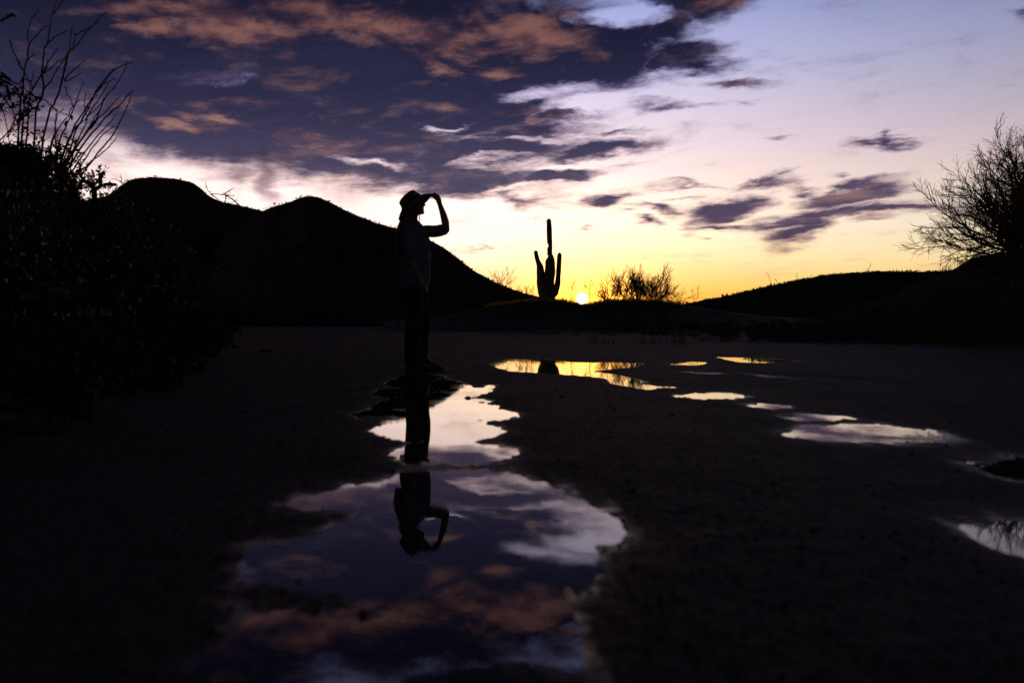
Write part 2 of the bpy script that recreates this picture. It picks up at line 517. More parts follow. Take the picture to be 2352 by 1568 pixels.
M = {}
M['ground'] = ground_material()
M['water'] = water_material()
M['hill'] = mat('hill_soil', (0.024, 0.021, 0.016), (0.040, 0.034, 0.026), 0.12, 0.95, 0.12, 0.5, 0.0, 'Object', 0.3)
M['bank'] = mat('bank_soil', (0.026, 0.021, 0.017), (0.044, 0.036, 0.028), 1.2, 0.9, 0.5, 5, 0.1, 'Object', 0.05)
M['bark'] = mat('grey_brown_bark', (0.045, 0.036, 0.028), (0.085, 0.070, 0.052), 14, 0.9, 0.4, 60, 0.15, 'Object', 0.004)
M['twig'] = mat('thin_twigs', (0.040, 0.036, 0.024), (0.070, 0.066, 0.040), 6, 0.85, 0.0, None, 0.15)
M['leaf'] = mat('small_leaves', (0.030, 0.042, 0.018), (0.060, 0.075, 0.032), 5, 0.75, 0.0, None, 0.2)
def backlit_leaf():
    m = mat('backlit_small_leaves', (0.055, 0.050, 0.020), (0.095, 0.080, 0.032), 5, 0.8, 0.0, None, 0.15)
    T = NT(m.node_tree)
    pb = [n for n in T.n if n.type == 'BSDF_PRINCIPLED'][0]
    out = [n for n in T.n if n.type == 'OUTPUT_MATERIAL'][0]
    tr = T.node('ShaderNodeBsdfTranslucent', {'Color': (0.32, 0.20, 0.05)})
    mx = T.node('ShaderNodeMixShader', {0: 0.5})
    T.l.new(pb.outputs[0], mx.inputs[1]); T.l.new(tr.outputs[0], mx.inputs[2]); T.l.new(mx.outputs[0], out.inputs[0])
    return m
M['backlit'] = backlit_leaf()
M['grass'] = mat('dry_grass', (0.045, 0.036, 0.020), (0.085, 0.066, 0.036), 3, 0.85, 0.0, None, 0.1)
M['cactus'] = mat('saguaro_skin', (0.020, 0.029, 0.014), (0.035, 0.043, 0.022), 3, 0.75, 0.4, 30, 0.2, 'Object', 0.01)
M['gravel'] = mat('dark_gravel', (0.020, 0.016, 0.016), (0.040, 0.032, 0.030), 30, 0.85, 0.0, None, 0.08)
M['rock'] = mat('desert_stone', (0.045, 0.038, 0.034), (0.085, 0.072, 0.064), 9, 0.8, 0.5, 40, 0.2, 'Object', 0.006)
M['skin'] = mat('skin', (0.17, 0.095, 0.068), (0.21, 0.125, 0.09), 20, 0.5, 0.1, 90, 0.4, 'Object', 0.001)
M['hair'] = mat('auburn_hair', (0.060, 0.022, 0.010), (0.16, 0.065, 0.026), 30, 0.5, 0.5, 120, 0.4, 'Object', 0.004, (6, 6, 0.6))
M['shirt'] = mat('blue_chambray', (0.085, 0.096, 0.15), (0.12, 0.135, 0.20), 60, 0.85, 0.3, 500, 0.2, 'Object', 0.001)
M['trousers'] = mat('dark_denim', (0.014, 0.016, 0.024), (0.026, 0.030, 0.044), 50, 0.85, 0.3, 600, 0.2, 'Object', 0.001)
M['boot'] = mat('dark_leather', (0.020, 0.013, 0.010), (0.045, 0.028, 0.020), 30, 0.5, 0.2, 120, 0.4, 'Object', 0.001)
M['felt'] = mat('brown_felt', (0.080, 0.058, 0.042), (0.120, 0.090, 0.066), 40, 0.9, 0.2, 300, 0.15, 'Object', 0.001)
M['band'] = mat('leather_band', (0.016, 0.012, 0.010), (0.030, 0.022, 0.016), 40, 0.6, 0.2, 200, 0.3, 'Object', 0.001)

# ------------------------------------------------------------------ ground with puddles
def z2(pts, x0, y0, s):                 # enlargement -> picture units
    return [((x0 + x / s) / 1.06293, (y0 + y / s) / 1.06293) for x, y in pts]

P1 = z2([(700,262),(880,250),(1010,262),(1080,270),(1095,300),(1180,310),(1250,335),(1310,355),(1390,380),(1480,385),(1560,360),(1580,365),(1520,395),(1560,410),(1450,430),(1400,460),(1320,465),(1360,490),(1480,495),(1550,510),(1490,530),(1610,555),(1640,590),(1810,630),(1660,665),(1530,690),(1440,735),(1560,755),(1685,800),(1560,840),(1430,870),(1350,890),(1440,930),(1600,950),(1760,995),(1640,1040),(1450,1075),(1250,1095),(1030,1100),(880,1090),(780,1075),(680,1040),(590,1010),(700,965),(830,935),(980,890),(880,880),(740,870),(640,850),(520,820),(420,790),(480,755),(560,735),(500,705),(400,680),(190,632),(430,590),(400,570),(520,520),(620,490),(600,465),(480,455),(445,420),(520,400),(620,395),(740,378),(680,360),(560,350),(600,310),(700,285)], 800, 850, 3.92)
P2 = z2([(1060,112),(1200,100),(1300,102),(1450,106),(1560,125),(1680,165),(1800,190),(1900,225),(2000,290),(2060,350),(2060,395),(1960,440),(1940,500),(1960,560),(1880,620),(1770,670),(1790,780),(1860,900),(1880,1010),(1860,1111),(1650,1400),(300,1400),(130,1111),(120,1020),(190,940),(350,850),(600,820),(850,815),(985,775),(900,705),(720,660),(620,625),(450,620),(280,605),(220,550),(300,490),(500,440),(700,370),(850,310),(970,285),(850,275),(700,265),(540,235),(700,205),(900,150)], 450, 1100, 1.96)
P3 = z2([(95,115),(180,92),(330,92),(520,108),(700,108),(820,112),(760,130),(640,140),(560,150),(680,165),(750,178),(825,200),(760,212),(900,222),(965,225),(830,232),(740,220),(660,205),(650,180),(520,168),(330,155),(200,148),(130,130)], 1150, 830, 1.96)
P4 = z2([(990,268),(1100,258),(1200,255),(1300,265),(1250,278),(1100,278)], 1150, 830, 1.96)
P5 = z2([(1325,316),(1420,308),(1530,318),(1430,328)], 1150, 830, 1.96)
P6 = z2([(1505,370),(1640,358),(1800,370),(1720,382),(1560,382)], 1150, 830, 1.96)
P7 = z2([(1500,452),(1640,422),(1800,409),(2050,415),(2200,435),(2260,458),(2150,478),(1900,484),(1650,475)], 1150, 830, 1.96)
P8 = [(2255,1075),(2280,1060),(2352,1055),(2440,1060),(2440,1098),(2352,1100),(2290,1092)]
P9 = [(2235,1230),(2270,1212),(2352,1203),(2470,1205),(2470,1280),(2352,1272),(2280,1255)]
P10 = z2([(1180,82),(1300,84),(1450,91),(1570,102),(1420,110),(1290,106),(1240,97)], 1150, 830, 1.96)
P11 = z2([(960,117),(1060,105),(1130,107),(1080,119)], 1150, 830, 1.96)
P12 = z2([(1300,158),(1450,172),(1600,182),(1800,193),(1960,204),(2080,215),(1960,213),(1780,203),(1560,191),(1400,180)], 1150, 830, 1.96)
P13 = z2([(1000,153),(1100,155),(1200,160),(1110,165)], 1150, 830, 1.96)
PUD = [P1, P2, P3, P4, P5, P6, P7, P8, P9, P10, P11]
RUTS = [P12, P13]
PLAB = ['long ragged puddle at the person\'s feet mirroring the dark hill and pale sky',
        'wide foreground puddle mirroring the upside down person and dusky clouds',
        'bright golden puddle mirroring the cactus base beyond the standing person',
        'thin oval pale puddle, first right of the golden one',
        'smallest oval puddle between two pale ovals on the right of the road',
        'pale oval puddle just behind the large oval one',
        'large oval puddle on the right mirroring clouds and twigs',
        'dark puddle at the right edge mirroring the bare tree',
        'lavender puddle at the right edge nearest the camera',
        'far thin strip of bright water below the right hill',
        'short bright strip of water between the golden puddle and the far strip']
YS = 0.25
def unproj(p):
    d = CAMH * FP / (p[1] - HZ)
    return ((p[0] - CX) / FP * d, d)
PUDW = [np.array([unproj(p) for p in pl]) for pl in PUD]
RUTW = [np.array([unproj(p) for p in pl]) for pl in RUTS]

def poly_sd(px, py, poly):
    """signed distance to a polygon (negative inside), depth axis compressed"""
    q = poly * np.array([1.0, YS])
    px = px; py = py * YS
    n = len(q)
    d2 = np.full(px.shape, 1e9)
    ins = np.zeros(px.shape, dtype=bool)
    for i in range(n):
        ax, ay = q[i]
        bx, by = q[(i + 1) % n]
        ex, ey = bx - ax, by - ay
        wx, wy = px - ax, py - ay
        t = sat((wx * ex + wy * ey) / (ex * ex + ey * ey + 1e-12))
        d2 = np.minimum(d2, (wx - t * ex) ** 2 + (wy - t * ey) ** 2)
        c = ((ay > py) != (by > py)) & (px < (bx - ax) * (py - ay) / (by - ay + 1e-12) + ax)
        ins ^= c
    d = np.sqrt(d2)
    return np.where(ins, -d, d)

def all_sd(x, y):
    best = np.full(x.shape, 3.0)
    who = np.full(x.shape, -1)
    for i, pl in enumerate(PUDW):
        lo, hi = pl.min(0), pl.max(0)
        msk = (x > lo[0] - 1.2) & (x < hi[0] + 1.2) & (y > lo[1] - 5) & (y < hi[1] + 5)
        if not msk.any():
            continue
        s = np.full(x.shape, 9.0)
        s[msk] = poly_sd(x[msk], y[msk], pl)
        who = np.where(s < best, i, who)
        best = np.minimum(best, s)
    return best, who

FOOT = np.array([(-50, -30), (0, -1.7), (2, -1.95), (4.3, -2.45), (8, -3.3), (12, -4.2), (19, -6.2), (40, -12.5), (80, -26), (160, -60), (4000, -1500)])
def left_foot(y):
    return np.interp(y, FOOT[:, 0], FOOT[:, 1])

def ground_h(x, y, sd=None):
    x = np.asarray(x, dtype=float); y = np.asarray(y, dtype=float)
    if sd is None:
        sd, _ = all_sd(x, y)
    r = np.hypot(x, y)
    fine = sat(6.0 / np.maximum(r, 0.5)) ** 0.5
    sdn = sd - 0.010 + 0.020 * fbm(x * 6.0, y * 1.8, 4, 3) + 0.032 * vnoise(x * 22, y * 6, 9) + 0.016 * vnoise(x * 60, y * 17, 10)
    h = np.where(sdn < 0, -0.004 - 0.03 * sat(-sdn / 0.3), 0.014 * sat(sdn / 0.11) + 0.020 * sat((sdn - 0.15) / 1.2))
    amp = 0.2 + 0.8 * sat(sdn / 0.16)
    amp = np.where(sdn < -0.05, 0.2, amp)
    h = h + amp * (0.0065 * fbm(x * 3.1, y * 1.4, 3, 21) + fine * 0.0045 * fbm(x * 13, y * 6.5, 3, 31) + fine ** 2 * 0.0042 * vnoise(x * 60, y * 42, 41))
    # wet tyre marks, no standing water
    for pl in RUTW:
        lo, hi = pl.min(0), pl.max(0)
        mk = (x > lo[0] - .5) & (x < hi[0] + .5) & (y > lo[1] - 2) & (y < hi[1] + 2)
        if mk.any():
            w = 1 - sstep(poly_sd(x[mk], y[mk], pl), -0.02, 0.12)
            h[mk] = h[mk] * (1 - w) + w * (0.003 + 0.004 * vnoise(x[mk] * 9, y[mk] * 2.5, 81))
    # old wheel ruts running up the road
    rut = np.sin((x - 0.06 * y) * 3.3 + 0.6 * vnoise(x * .5, y * .2, 77))
    h = h + 0.004 * rut * sat(sdn / 0.3)
    # cut bank on the left
    s = np.maximum(left_foot(y) - x + 0.35 * fbm(x * 0.9, y * 0.6, 3, 51), 0.0)
    bank = 3.1 * (1 - np.exp(-(s / 1.7) ** 1.25)) + 0.10 * np.minimum(s, 12.0)
    h = h + bank * (1.0 + 0.20 * fbm(x * 0.8, y * 0.8, 3, 61)) * sstep(y, -30, 0)
    # slow rise of the far right flat
    h = h + 0.10 * sstep(y, 19, 40) * sstep(x, -1, 4) * (1.0 + 0.8 * fbm(x * 0.4, y * 0.3, 3, 71)) * (r < 400)
    return h

def build_ground():
    th_f = np.linspace(-0.56, 0.56, 960)
    th_c = np.linspace(0.56, 2 * math.pi - 0.56, 74)[1:-1]
    th = np.concatenate([th_f, th_c])
    rows = np.arange(1640.0, 759.0, -2.15)
    r1 = CAMH * FP / (rows - HZ)
    r0 = np.linspace(0.12, r1[0], 12)[:-1]
    r2 = np.geomspace(r1[-1], 6000, 46)[1:]
    rr = np.concatenate([r0, r1, r2])
    R, TH = np.meshgrid(rr, th, indexing='ij')
    X, Y = R * np.sin(TH), R * np.cos(TH)
    sd, who = all_sd(X.ravel(), Y.ravel())
    H = ground_h(X.ravel(), Y.ravel(), sd)
    nr, nt = R.shape
    v = np.stack([X.ravel(), Y.ravel(), H], 1)
    i = np.arange(nr - 1)[:, None] * nt
    j = np.arange(nt)[None, :]
    j2 = (j + 1) % nt
    f = np.stack([(i + j), (i + nt + j), (i + nt + j2), (i + j2)], -1).reshape(-1, 4)
    me = bpy.data.meshes.new('ground')
    me.vertices.add(len(v)); me.vertices.foreach_set('co', v.ravel())
    me.loops.add(len(f) * 4); me.loops.foreach_set('vertex_index', f.ravel()[:])
    me.polygons.add(len(f)); me.polygons.foreach_set('loop_start', np.arange(0, len(f) * 4, 4))
    me.polygons.foreach_set('use_smooth', np.ones(len(f), dtype=bool))
    me.update(calc_edges=True)
    me.validate()
    me.flip_normals()
    me.materials.append(M['ground'])
    g = bpy.data.objects.new('ground', me)
    COL.objects.link(g)
    tag(g, 'dark wet gravel wash with a dirt road and muddy banks', kind='structure')
    # water sheets, each a thin level sheet inside its own hollow
    sd2 = sd.reshape(nr, nt); who2 = who.reshape(nr, nt)
    st = 3
    ri = np.arange(0, nr, st); ti = np.arange(0, 960, st)
    for k in range(len(PUDW)):
        vid = {}
        vs = []; fs = []
        for a in range(len(ri) - 1):
            row_s = sd2[ri[a]:ri[a + 1] + 1]
            for b in range(len(ti) - 1):
                blk = row_s[:, ti[b]:ti[b + 1] + 1]
                if blk.min() < 0.10 and who2[(ri[a] + ri[a + 1]) // 2, (ti[b] + ti[b + 1]) // 2] == k:
                    q = []
                    for (p, s_) in ((a, b), (a, b + 1), (a + 1, b + 1), (a + 1, b)):
                        key = (p, s_)
                        if key not in vid:
                            vid[key] = len(vs)
                            vs.append((X[ri[p], ti[s_]], Y[ri[p], ti[s_]], 0.0))
                        q.append(vid[key])
                    fs.append(q)
        if fs:
            o = mesh_obj('puddle', vs, [f_ for f_ in fs], M['water'], origin=np.mean(vs, 0))
            tag(o, PLAB[k], kind='structure')
build_ground()

def gz(x, y):
    return float(ground_h(np.array([x]), np.array([y]))[0])

# ------------------------------------------------------------------ banks and hills
def ridge(name, prof, df, dc, db, label, m, step=3.0, nz=0.5, nrow=18, wob=0.0, seed=1, zfoot=-0.1):
    xs = np.arange(prof[0][0], prof[-1][0] + 0.1, step)
    ys = np.interp(xs, [p[0] for p in prof], [p[1] for p in prof])
    # soften the corners of the measured line
    k = max(1, int(10 / step))
    pad = np.pad(ys, k, mode='edge')
    ys = np.convolve(pad, np.ones(2 * k + 1) / (2 * k + 1), mode='valid')
    ys = ys + nz * fbm(xs * 0.09, xs * 0, 4, seed) * 4.0
    rho = np.concatenate([np.linspace(0, 1, nrow), np.linspace(1, 2, 7)[1:]])
    sl = (xs - CX) / FP
    dcc = dc * (1 + wob * fbm(xs * 0.006, xs * 0, 3, seed + 5))
    zc = CAMH + (HZ - ys) / FP * dcc
    zc = np.maximum(zc, 0.02)
    V = []
    for q in rho:
        if q <= 1:
            d = df + (dcc - df) * q
            sh = q ** 1.25
            z = zfoot + (zc - zfoot) * sh
            z = z + (zc * 0.10 * fbm(sl * d * (9.0 / (dc - df + 1)), d * (9.0 / (dc - df + 1)) + xs * 0, 4, seed + 9)) * math.sin(math.pi * q) * (1 if q < 1 else 0)
        else:
            d = dcc + (db - dcc) * (q - 1)
            z = zfoot + (zc - zfoot) * (1 - (q - 1)) ** 1.2
        V.append(np.stack([sl * d, d + xs * 0, z], 1))
    V = np.array(V)
    nr, nc = V.shape[:2]
    i = np.arange(nr - 1)[:, None] * nc
    j = np.arange(nc - 1)[None, :]
    f = np.stack([i + j, i + j + 1, i + nc + j + 1, i + nc + j], -1).reshape(-1, 4)
    o = mesh_obj(name, V.reshape(-1, 3), f, m)
    tag(o, label, kind='structure')
    return V[nrow - 1], V

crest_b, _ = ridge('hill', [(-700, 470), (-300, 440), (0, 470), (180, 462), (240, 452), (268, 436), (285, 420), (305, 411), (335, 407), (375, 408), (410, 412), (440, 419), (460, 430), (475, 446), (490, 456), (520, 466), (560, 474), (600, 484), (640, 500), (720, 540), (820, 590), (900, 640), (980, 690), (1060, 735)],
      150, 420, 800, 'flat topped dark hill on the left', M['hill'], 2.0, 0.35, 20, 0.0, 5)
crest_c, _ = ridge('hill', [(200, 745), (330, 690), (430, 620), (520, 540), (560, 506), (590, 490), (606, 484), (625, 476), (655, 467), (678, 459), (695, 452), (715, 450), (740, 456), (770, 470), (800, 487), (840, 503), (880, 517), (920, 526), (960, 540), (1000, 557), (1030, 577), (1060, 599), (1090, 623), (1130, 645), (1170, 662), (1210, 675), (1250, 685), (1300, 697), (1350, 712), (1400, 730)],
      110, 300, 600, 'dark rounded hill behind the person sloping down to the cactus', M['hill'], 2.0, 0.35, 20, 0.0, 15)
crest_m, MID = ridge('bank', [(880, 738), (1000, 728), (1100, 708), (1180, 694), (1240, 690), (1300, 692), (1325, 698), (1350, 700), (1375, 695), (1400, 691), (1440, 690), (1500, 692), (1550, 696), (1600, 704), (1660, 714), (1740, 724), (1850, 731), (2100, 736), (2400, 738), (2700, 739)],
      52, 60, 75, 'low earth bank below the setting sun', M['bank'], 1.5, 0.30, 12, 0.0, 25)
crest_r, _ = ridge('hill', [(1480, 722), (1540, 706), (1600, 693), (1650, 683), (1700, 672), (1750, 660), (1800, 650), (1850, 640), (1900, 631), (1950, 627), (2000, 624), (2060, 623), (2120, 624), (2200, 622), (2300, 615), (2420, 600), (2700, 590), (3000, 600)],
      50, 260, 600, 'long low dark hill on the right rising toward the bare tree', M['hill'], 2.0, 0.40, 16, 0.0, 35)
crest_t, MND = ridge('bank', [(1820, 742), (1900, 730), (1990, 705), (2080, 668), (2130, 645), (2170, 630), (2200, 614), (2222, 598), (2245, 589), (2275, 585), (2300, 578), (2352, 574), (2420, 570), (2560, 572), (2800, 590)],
      21, 25.2, 34, 'dark earth mound under the bare tree on the right', M['bank'], 2.5, 0.9, 14, 0.0, 45)

# ------------------------------------------------------------------ plants
def grow(rng, geo, p, d, length, r0, level, spec, trunk=None):
    """recursive branch; level 0 is a stem"""
    sp = spec[level]
    n = sp['seg']
    pts = [Vector(p)]
    d = Vector(d).normalized()
    step = length / n
    dirs = [d]
    for i in range(n):
        d = (d + Vector((rng.gauss(0, 1), rng.gauss(0, 1), rng.gauss(0, 1))) * sp['wob'] + Vector((0, 0, sp['up']))).normalized()
        pts.append(pts[-1] + d * step)
        dirs.append(d)
    tip = sp.get('tip', 0.3)
    rad = [r0 * (1 - (1 - tip) * i / n) for i in range(n + 1)]
    (trunk if (level == 0 and trunk is not None) else geo).tube(pts, rad, sp['sides'])
    if level + 1 < len(spec):
        k = sp['kids']
        k = k if isinstance(k, int) else rng.randint(*k)
        for c in range(k):
            u = sp['from'] + (1 - sp['from']) * (c + rng.random()) / k
            i = min(int(u * n), n - 1)
            fr = u * n - i
            q = pts[i].lerp(pts[i + 1], fr)
            ax = dirs[i].orthogonal().normalized()
            ax.rotate(Matrix.Rotation(rng.uniform(0, 2 * math.pi), 3, dirs[i]))
            an = math.radians(rng.uniform(*sp['ang']))
            nd = Vector(dirs[i])
            nd.rotate(Matrix.Rotation(an, 3, ax))
            nd = (nd + Vector((0, 0, sp.get('kup', 0.0)))).normalized()
            ln = length * rng.uniform(*sp['ratio']) * (1.0 - 0.35 * u)
            grow(rng, geo, q, nd, ln, max(rad[i] * sp.get('rk', 0.6), spec[level + 1].get('rmin', 0.002)), level + 1, spec, trunk)
    elif sp.get('leaf'):
        sp['leaf'](rng, pts, dirs)

def leaf_fn(geo, size, k, aspect=0.45):
    def f(rng, pts, dirs):
        for c in range(k):
            i = rng.randint(0, len(pts) - 2)
            q = pts[i].lerp(pts[i + 1], rng.random())
            u = Vector((rng.gauss(0, 1), rng.gauss(0, 1), rng.gauss(0, 1) + 0.3)).normalized()
            w = u.orthogonal().normalized()
            w.rotate(Matrix.Rotation(rng.uniform(0, 6.28), 3, u))
            s = size * rng.uniform(0.6, 1.3)
            a = q
            b = q + u * s * 0.5 + w * s * aspect * 0.5
            t = q + u * s
            e = q + u * s * 0.5 - w * s * aspect * 0.5
            geo.add([tuple(a), tuple(b), tuple(t), tuple(e)], [(0, 1, 2, 3)])
    return f

def dome_dir(rng, lo, hi, az=None):
    el = math.radians(rng.uniform(lo, hi))
    a = math.radians(rng.uniform(*az) if az else rng.uniform(0, 360))
    return Vector((math.cos(el) * math.cos(a), math.cos(el) * math.sin(a), math.sin(el)))

def woody(name, label, cat, base, nstem, length, r0, spec, seed, lo=25, hi=80, az=None, group=None, leafmat=None, leafsize=0, leafk=0, spread=0.1, stemname='stem', crownname='crown'):
    rng = random.Random(seed)
    root = empty(name, base)
    tag(root, label, cat, group)
    cr, lv = Geo(), Geo()
    spec = [dict(s) for s in spec]
    if leafk:
        spec[-1]['leaf'] = leaf_fn(lv, leafsize, leafk)
    for i in range(nstem):
        d = dome_dir(rng, lo, hi, az)
        b = Vector(base) + Vector((rng.gauss(0, spread), rng.gauss(0, spread), -0.06))
        tr = Geo()
        grow(rng, cr, b, d, length * rng.uniform(0.75, 1.15), r0 * rng.uniform(0.7, 1.1), 0, spec, tr)
        tr.build(stemname, M['bark'], root)
    if cr.n:
        cr.build(crownname, M['twig'], root)
    if lv.n:
        o = lv.build('foliage', leafmat or M['leaf'], root, smooth=False)
    return root

# saguaro: ribbed trunk with notch scars and arms
def saguaro(base_d):
    def P(x, y, dy=0.0):
        p = at(x, y, base_d + dy)
        return p
    k = base_d / FP
    root = empty('saguaro', P(1262, 688))
    root.location.z -= 0.15
    tag(root, 'tall saguaro cactus with upraised arms standing left of the setting sun', 'cactus')
    def limb(pts, rads, name, dy=0.0, ribs=12, scars=()):
        # resample
        ps = [P(x, y, dy) for x, y in pts]
        g = Geo()
        L = [0.0]
        for a, b in zip(ps, ps[1:]):
            L.append(L[-1] + (b - a).length)
        n = max(14, int(L[-1] / 0.12))
        rr = []; cc = []
        for i in range(n + 1):
            s = L[-1] * i / n
            cc.append(Vector([np.interp(s, L, [p[q] for p in ps]) for q in range(3)]))
            rr.append(float(np.interp(s, L, [r * k * 1.13 for r in rads])))
        # round tip
        rings = []
        m = ribs * 4
        for i in range(n + 1):
            t = (cc[min(i + 1, n)] - cc[max(i - 1, 0)]).normalized()
            a = t.cross(Vector((0, 1, 0))).normalized()
            b = t.cross(a)
            ring = []
            e = (n - i) * L[-1] / n
            cap = 1.0 if e > rr[i] else math.sqrt(max(0.0004, 1 - (1 - e / rr[i]) ** 2))
            for q in range(m):
                an = 2 * math.pi * q / m
                f = 1.0 + 0.09 * abs(math.sin(an * ribs / 2)) - 0.05
                f *= 1 + 0.03 * math.sin(i * 0.9 + q * 0.3)
                pt = cc[i] + (a * math.cos(an) + b * math.sin(an)) * rr[i] * f * cap
                for (sx, sy, sr) in scars:
                    c = P(sx, sy, dy)
                    v = pt - c
                    v.y *= 0.5
                    if v.length < sr * k:
                        pt = pt + (cc[i] - pt) * 0.55 * (1 - (v.length / (sr * k)) ** 2)
                ring.append(tuple(pt))
            rings.append(ring)
        g.rings(rings)
        return g.build(name, M['cactus'], root)
    def z(pts): return [tuple(v) for v in z2(pts, 1150, 500, 3.92)]
    s = 1 / (3.92 * 1.06293)
    limb(z([(733, 930), (735, 860), (745, 780), (752, 690), (756, 640), (757, 560), (757, 520), (753, 470), (753, 400), (750, 300), (748, 220), (744, 128)]),
         [q * s for q in (58, 60, 42, 44, 44, 42, 36, 22, 22, 23, 22, 19)], 'trunk', scars=[p + (5.5,) for p in z([(728, 392), (728, 500)])])
    limb(z([(725, 880), (690, 850), (675, 760), (668, 680), (660, 590), (640, 540), (628, 500), (616, 432)]),
         [q * s for q in (36, 44, 40, 36, 28, 20, 18, 17)], 'arm', dy=0.12)
    limb(z([(690, 780), (680, 700), (672, 620), (666, 560)]), [q * s for q in (20, 20, 18, 17)], 'arm', dy=-0.1)
    limb(z([(745, 890), (800, 840), (828, 760), (835, 680), (842, 560), (846, 500), (848, 452)]),
         [q * s for q in (34, 34, 24, 21, 20, 19, 17)], 'arm', dy=0.05)
    limb(z([(770, 740), (782, 660), (783, 580), (778, 515)]), [q * s for q in (18, 19, 18, 14)], 'arm', dy=-0.25)
    limb(z([(745, 800), (728, 720), (722, 660), (722, 636)]), [q * s for q in (16, 16, 14, 13)], 'arm', dy=-0.22)
saguaro(60.5)

SP_PALO = [
    dict(seg=6, wob=0.10, up=0.02, sides=6, tip=0.35, kids=9, **{'from': 0.12}, ang=(18, 52), ratio=(0.45, 0.70), rk=0.55),
    dict(seg=5, wob=0.10, up=0.03, sides=4, tip=0.35, kids=8, **{'from': 0.12}, ang=(18, 48), ratio=(0.40, 0.65), rk=0.6, rmin=0.012),
    dict(seg=4, wob=0.11, up=0.03, sides=3, tip=0.4, kids=(5, 7), **{'from': 0.1}, ang=(18, 45), ratio=(0.40, 0.75), rk=0.75, rmin=0.008),
    dict(seg=3, wob=0.13, up=0.03, sides=3, tip=0.5, rmin=0.0055)]
tb = at(2392, 588, 25.4)
woody('palo_verde_tree', 'bare spreading desert tree on the mound at the right edge', 'tree', tb, 46, 2.46, 0.05, SP_PALO, 4, 4, 86, spread=0.30, stemname='trunk')

SP_BUSH = [
    dict(seg=5, wob=0.10, up=0.03, sides=5, tip=0.4, kids=7, **{'from': 0.2}, ang=(15, 45), ratio=(0.40, 0.65), rk=0.6),
    dict(seg=4, wob=0.12, up=0.03, sides=3, tip=0.4, kids=6, **{'from': 0.2}, ang=(18, 45), ratio=(0.40, 0.65), rk=0.65, rmin=0.016),
    dict(seg=3, wob=0.14, up=0.03, sides=3, tip=0.5, rmin=0.011)]
bb = at(1455, 694, 62.5)
woody('creosote_bush', 'wide bare bush on the bank just right of the setting sun', 'bush', bb, 64, 1.70, 0.03, SP_BUSH, 8, 20, 86, spread=1.2, leafmat=M['backlit'], leafsize=0.05, leafk=1)
woody('creosote_bush', 'low thin bush trailing off right of the wide bare bush', 'bush', at(1535, 694, 63.0), 18, 1.3, 0.02, SP_BUSH[1:], 9, 25, 70, spread=0.8, leafmat=M['backlit'], leafsize=0.07, leafk=1)
woody('creosote_bush', 'small bright bush touching the sun on its left flank', 'bush', at(1392, 695, 62.0), 16, 0.95, 0.022, SP_BUSH[1:], 10, 35, 80, spread=0.32, leafmat=M['backlit'], leafsize=0.08, leafk=2)
woody('creosote_bush', 'thin leafless shrub on the slope left of the saguaro', 'bush', at(1150, 668, 64.0), 14, 1.5, 0.02, SP_BUSH[1:], 11, 35, 75, spread=0.35)
woody('creosote_bush', 'low fuzzy shrub close to the foot of the saguaro', 'bush', at(1205, 684, 62.0), 16, 0.7, 0.018, SP_BUSH[1:], 12, 35, 85, spread=0.4)
woody('creosote_bush', 'tiny shrub between the saguaro and the sun', 'bush', at(1298, 694, 61.5), 12, 0.45, 0.014, SP_BUSH[1:], 13, 25, 80, spread=0.35)

# ocotillo canes on the left bank
def cane_plant(name, label, canes, d, seed, s0, r0, r1, cat='ocotillo', partname='cane'):
    rng = random.Random(seed)
    pts = [z2(c, 0, 0, 3.015) for c in canes]
    b = at(*pts[0][0], d)
    root = empty(name, b)
    tag(root, label, cat)
    for c in pts:
        g = Geo()
        dd = d + rng.uniform(-0.35, 0.35)
        # smooth, slightly knotty polyline
        P3_ = [at(x, y, dd + 0.12 * i * rng.uniform(-0.4, 0.4)) for i, (x, y) in enumerate(c)]
        q = []
        for i in range(len(P3_) - 1):
            a = P3_[max(i - 1, 0)]; b1 = P3_[i]; c1 = P3_[i + 1]; e = P3_[min(i + 2, len(P3_) - 1)]
            for u in (0, 0.33, 0.66):
                q.append(0.5 * ((2 * b1) + (c1 - a) * u + (2 * a - 5 * b1 + 4 * c1 - e) * u * u + (3 * b1 - a - 3 * c1 + e) * u ** 3) + Vector((rng.gauss(0, .004), rng.gauss(0, .004), rng.gauss(0, .004))))
        q.append(P3_[-1])
        n = len(q)
        L = sum((q[i + 1] - q[i]).length for i in range(n - 1))
        ra = r0 * min(1.0, 0.5 + L / 3.0)
        g.tube(q, [ra + (r1 - ra) * i / (n - 1) for i in range(n)], 6)
        # short spines / dry leaf stubs
        for i in range(1, n - 1):
            for _ in range(2):
                u = Vector((rng.gauss(0, 1), rng.gauss(0, 1), rng.gauss(0, 1) + 0.5)).normalized()
                g.tube([q[i], q[i] + u * rng.uniform(0.012, 0.035)], [r1 * 0.8, r1 * 0.25], 3)
        g.build(partname, M['bark'], root)
    return root
CANE_A = [
 [(240,1300),(262,830),(318,690),(310,530),(320,400),(355,290),(370,170),(400,60),(430,-40)],
 [(280,1300),(350,860),(410,740),(450,620),(480,470),(500,390),(560,340),(630,250),(690,180),(760,105),(800,110)],
 [(310,690),(400,540),(480,430),(530,360)], [(355,315),(420,265),(510,225)], [(480,590),(540,520),(630,440)],
 [(450,620),(485,470),(520,300),(535,180)], [(530,370),(550,300),(545,230)], [(400,100),(440,40),(480,-20)],
 [(318,540),(380,420),(435,350)], [(240,660),(300,560),(400,480),(470,430)], [(550,260),(630,225),(740,160)], [(480,600),(560,560),(600,540)]]
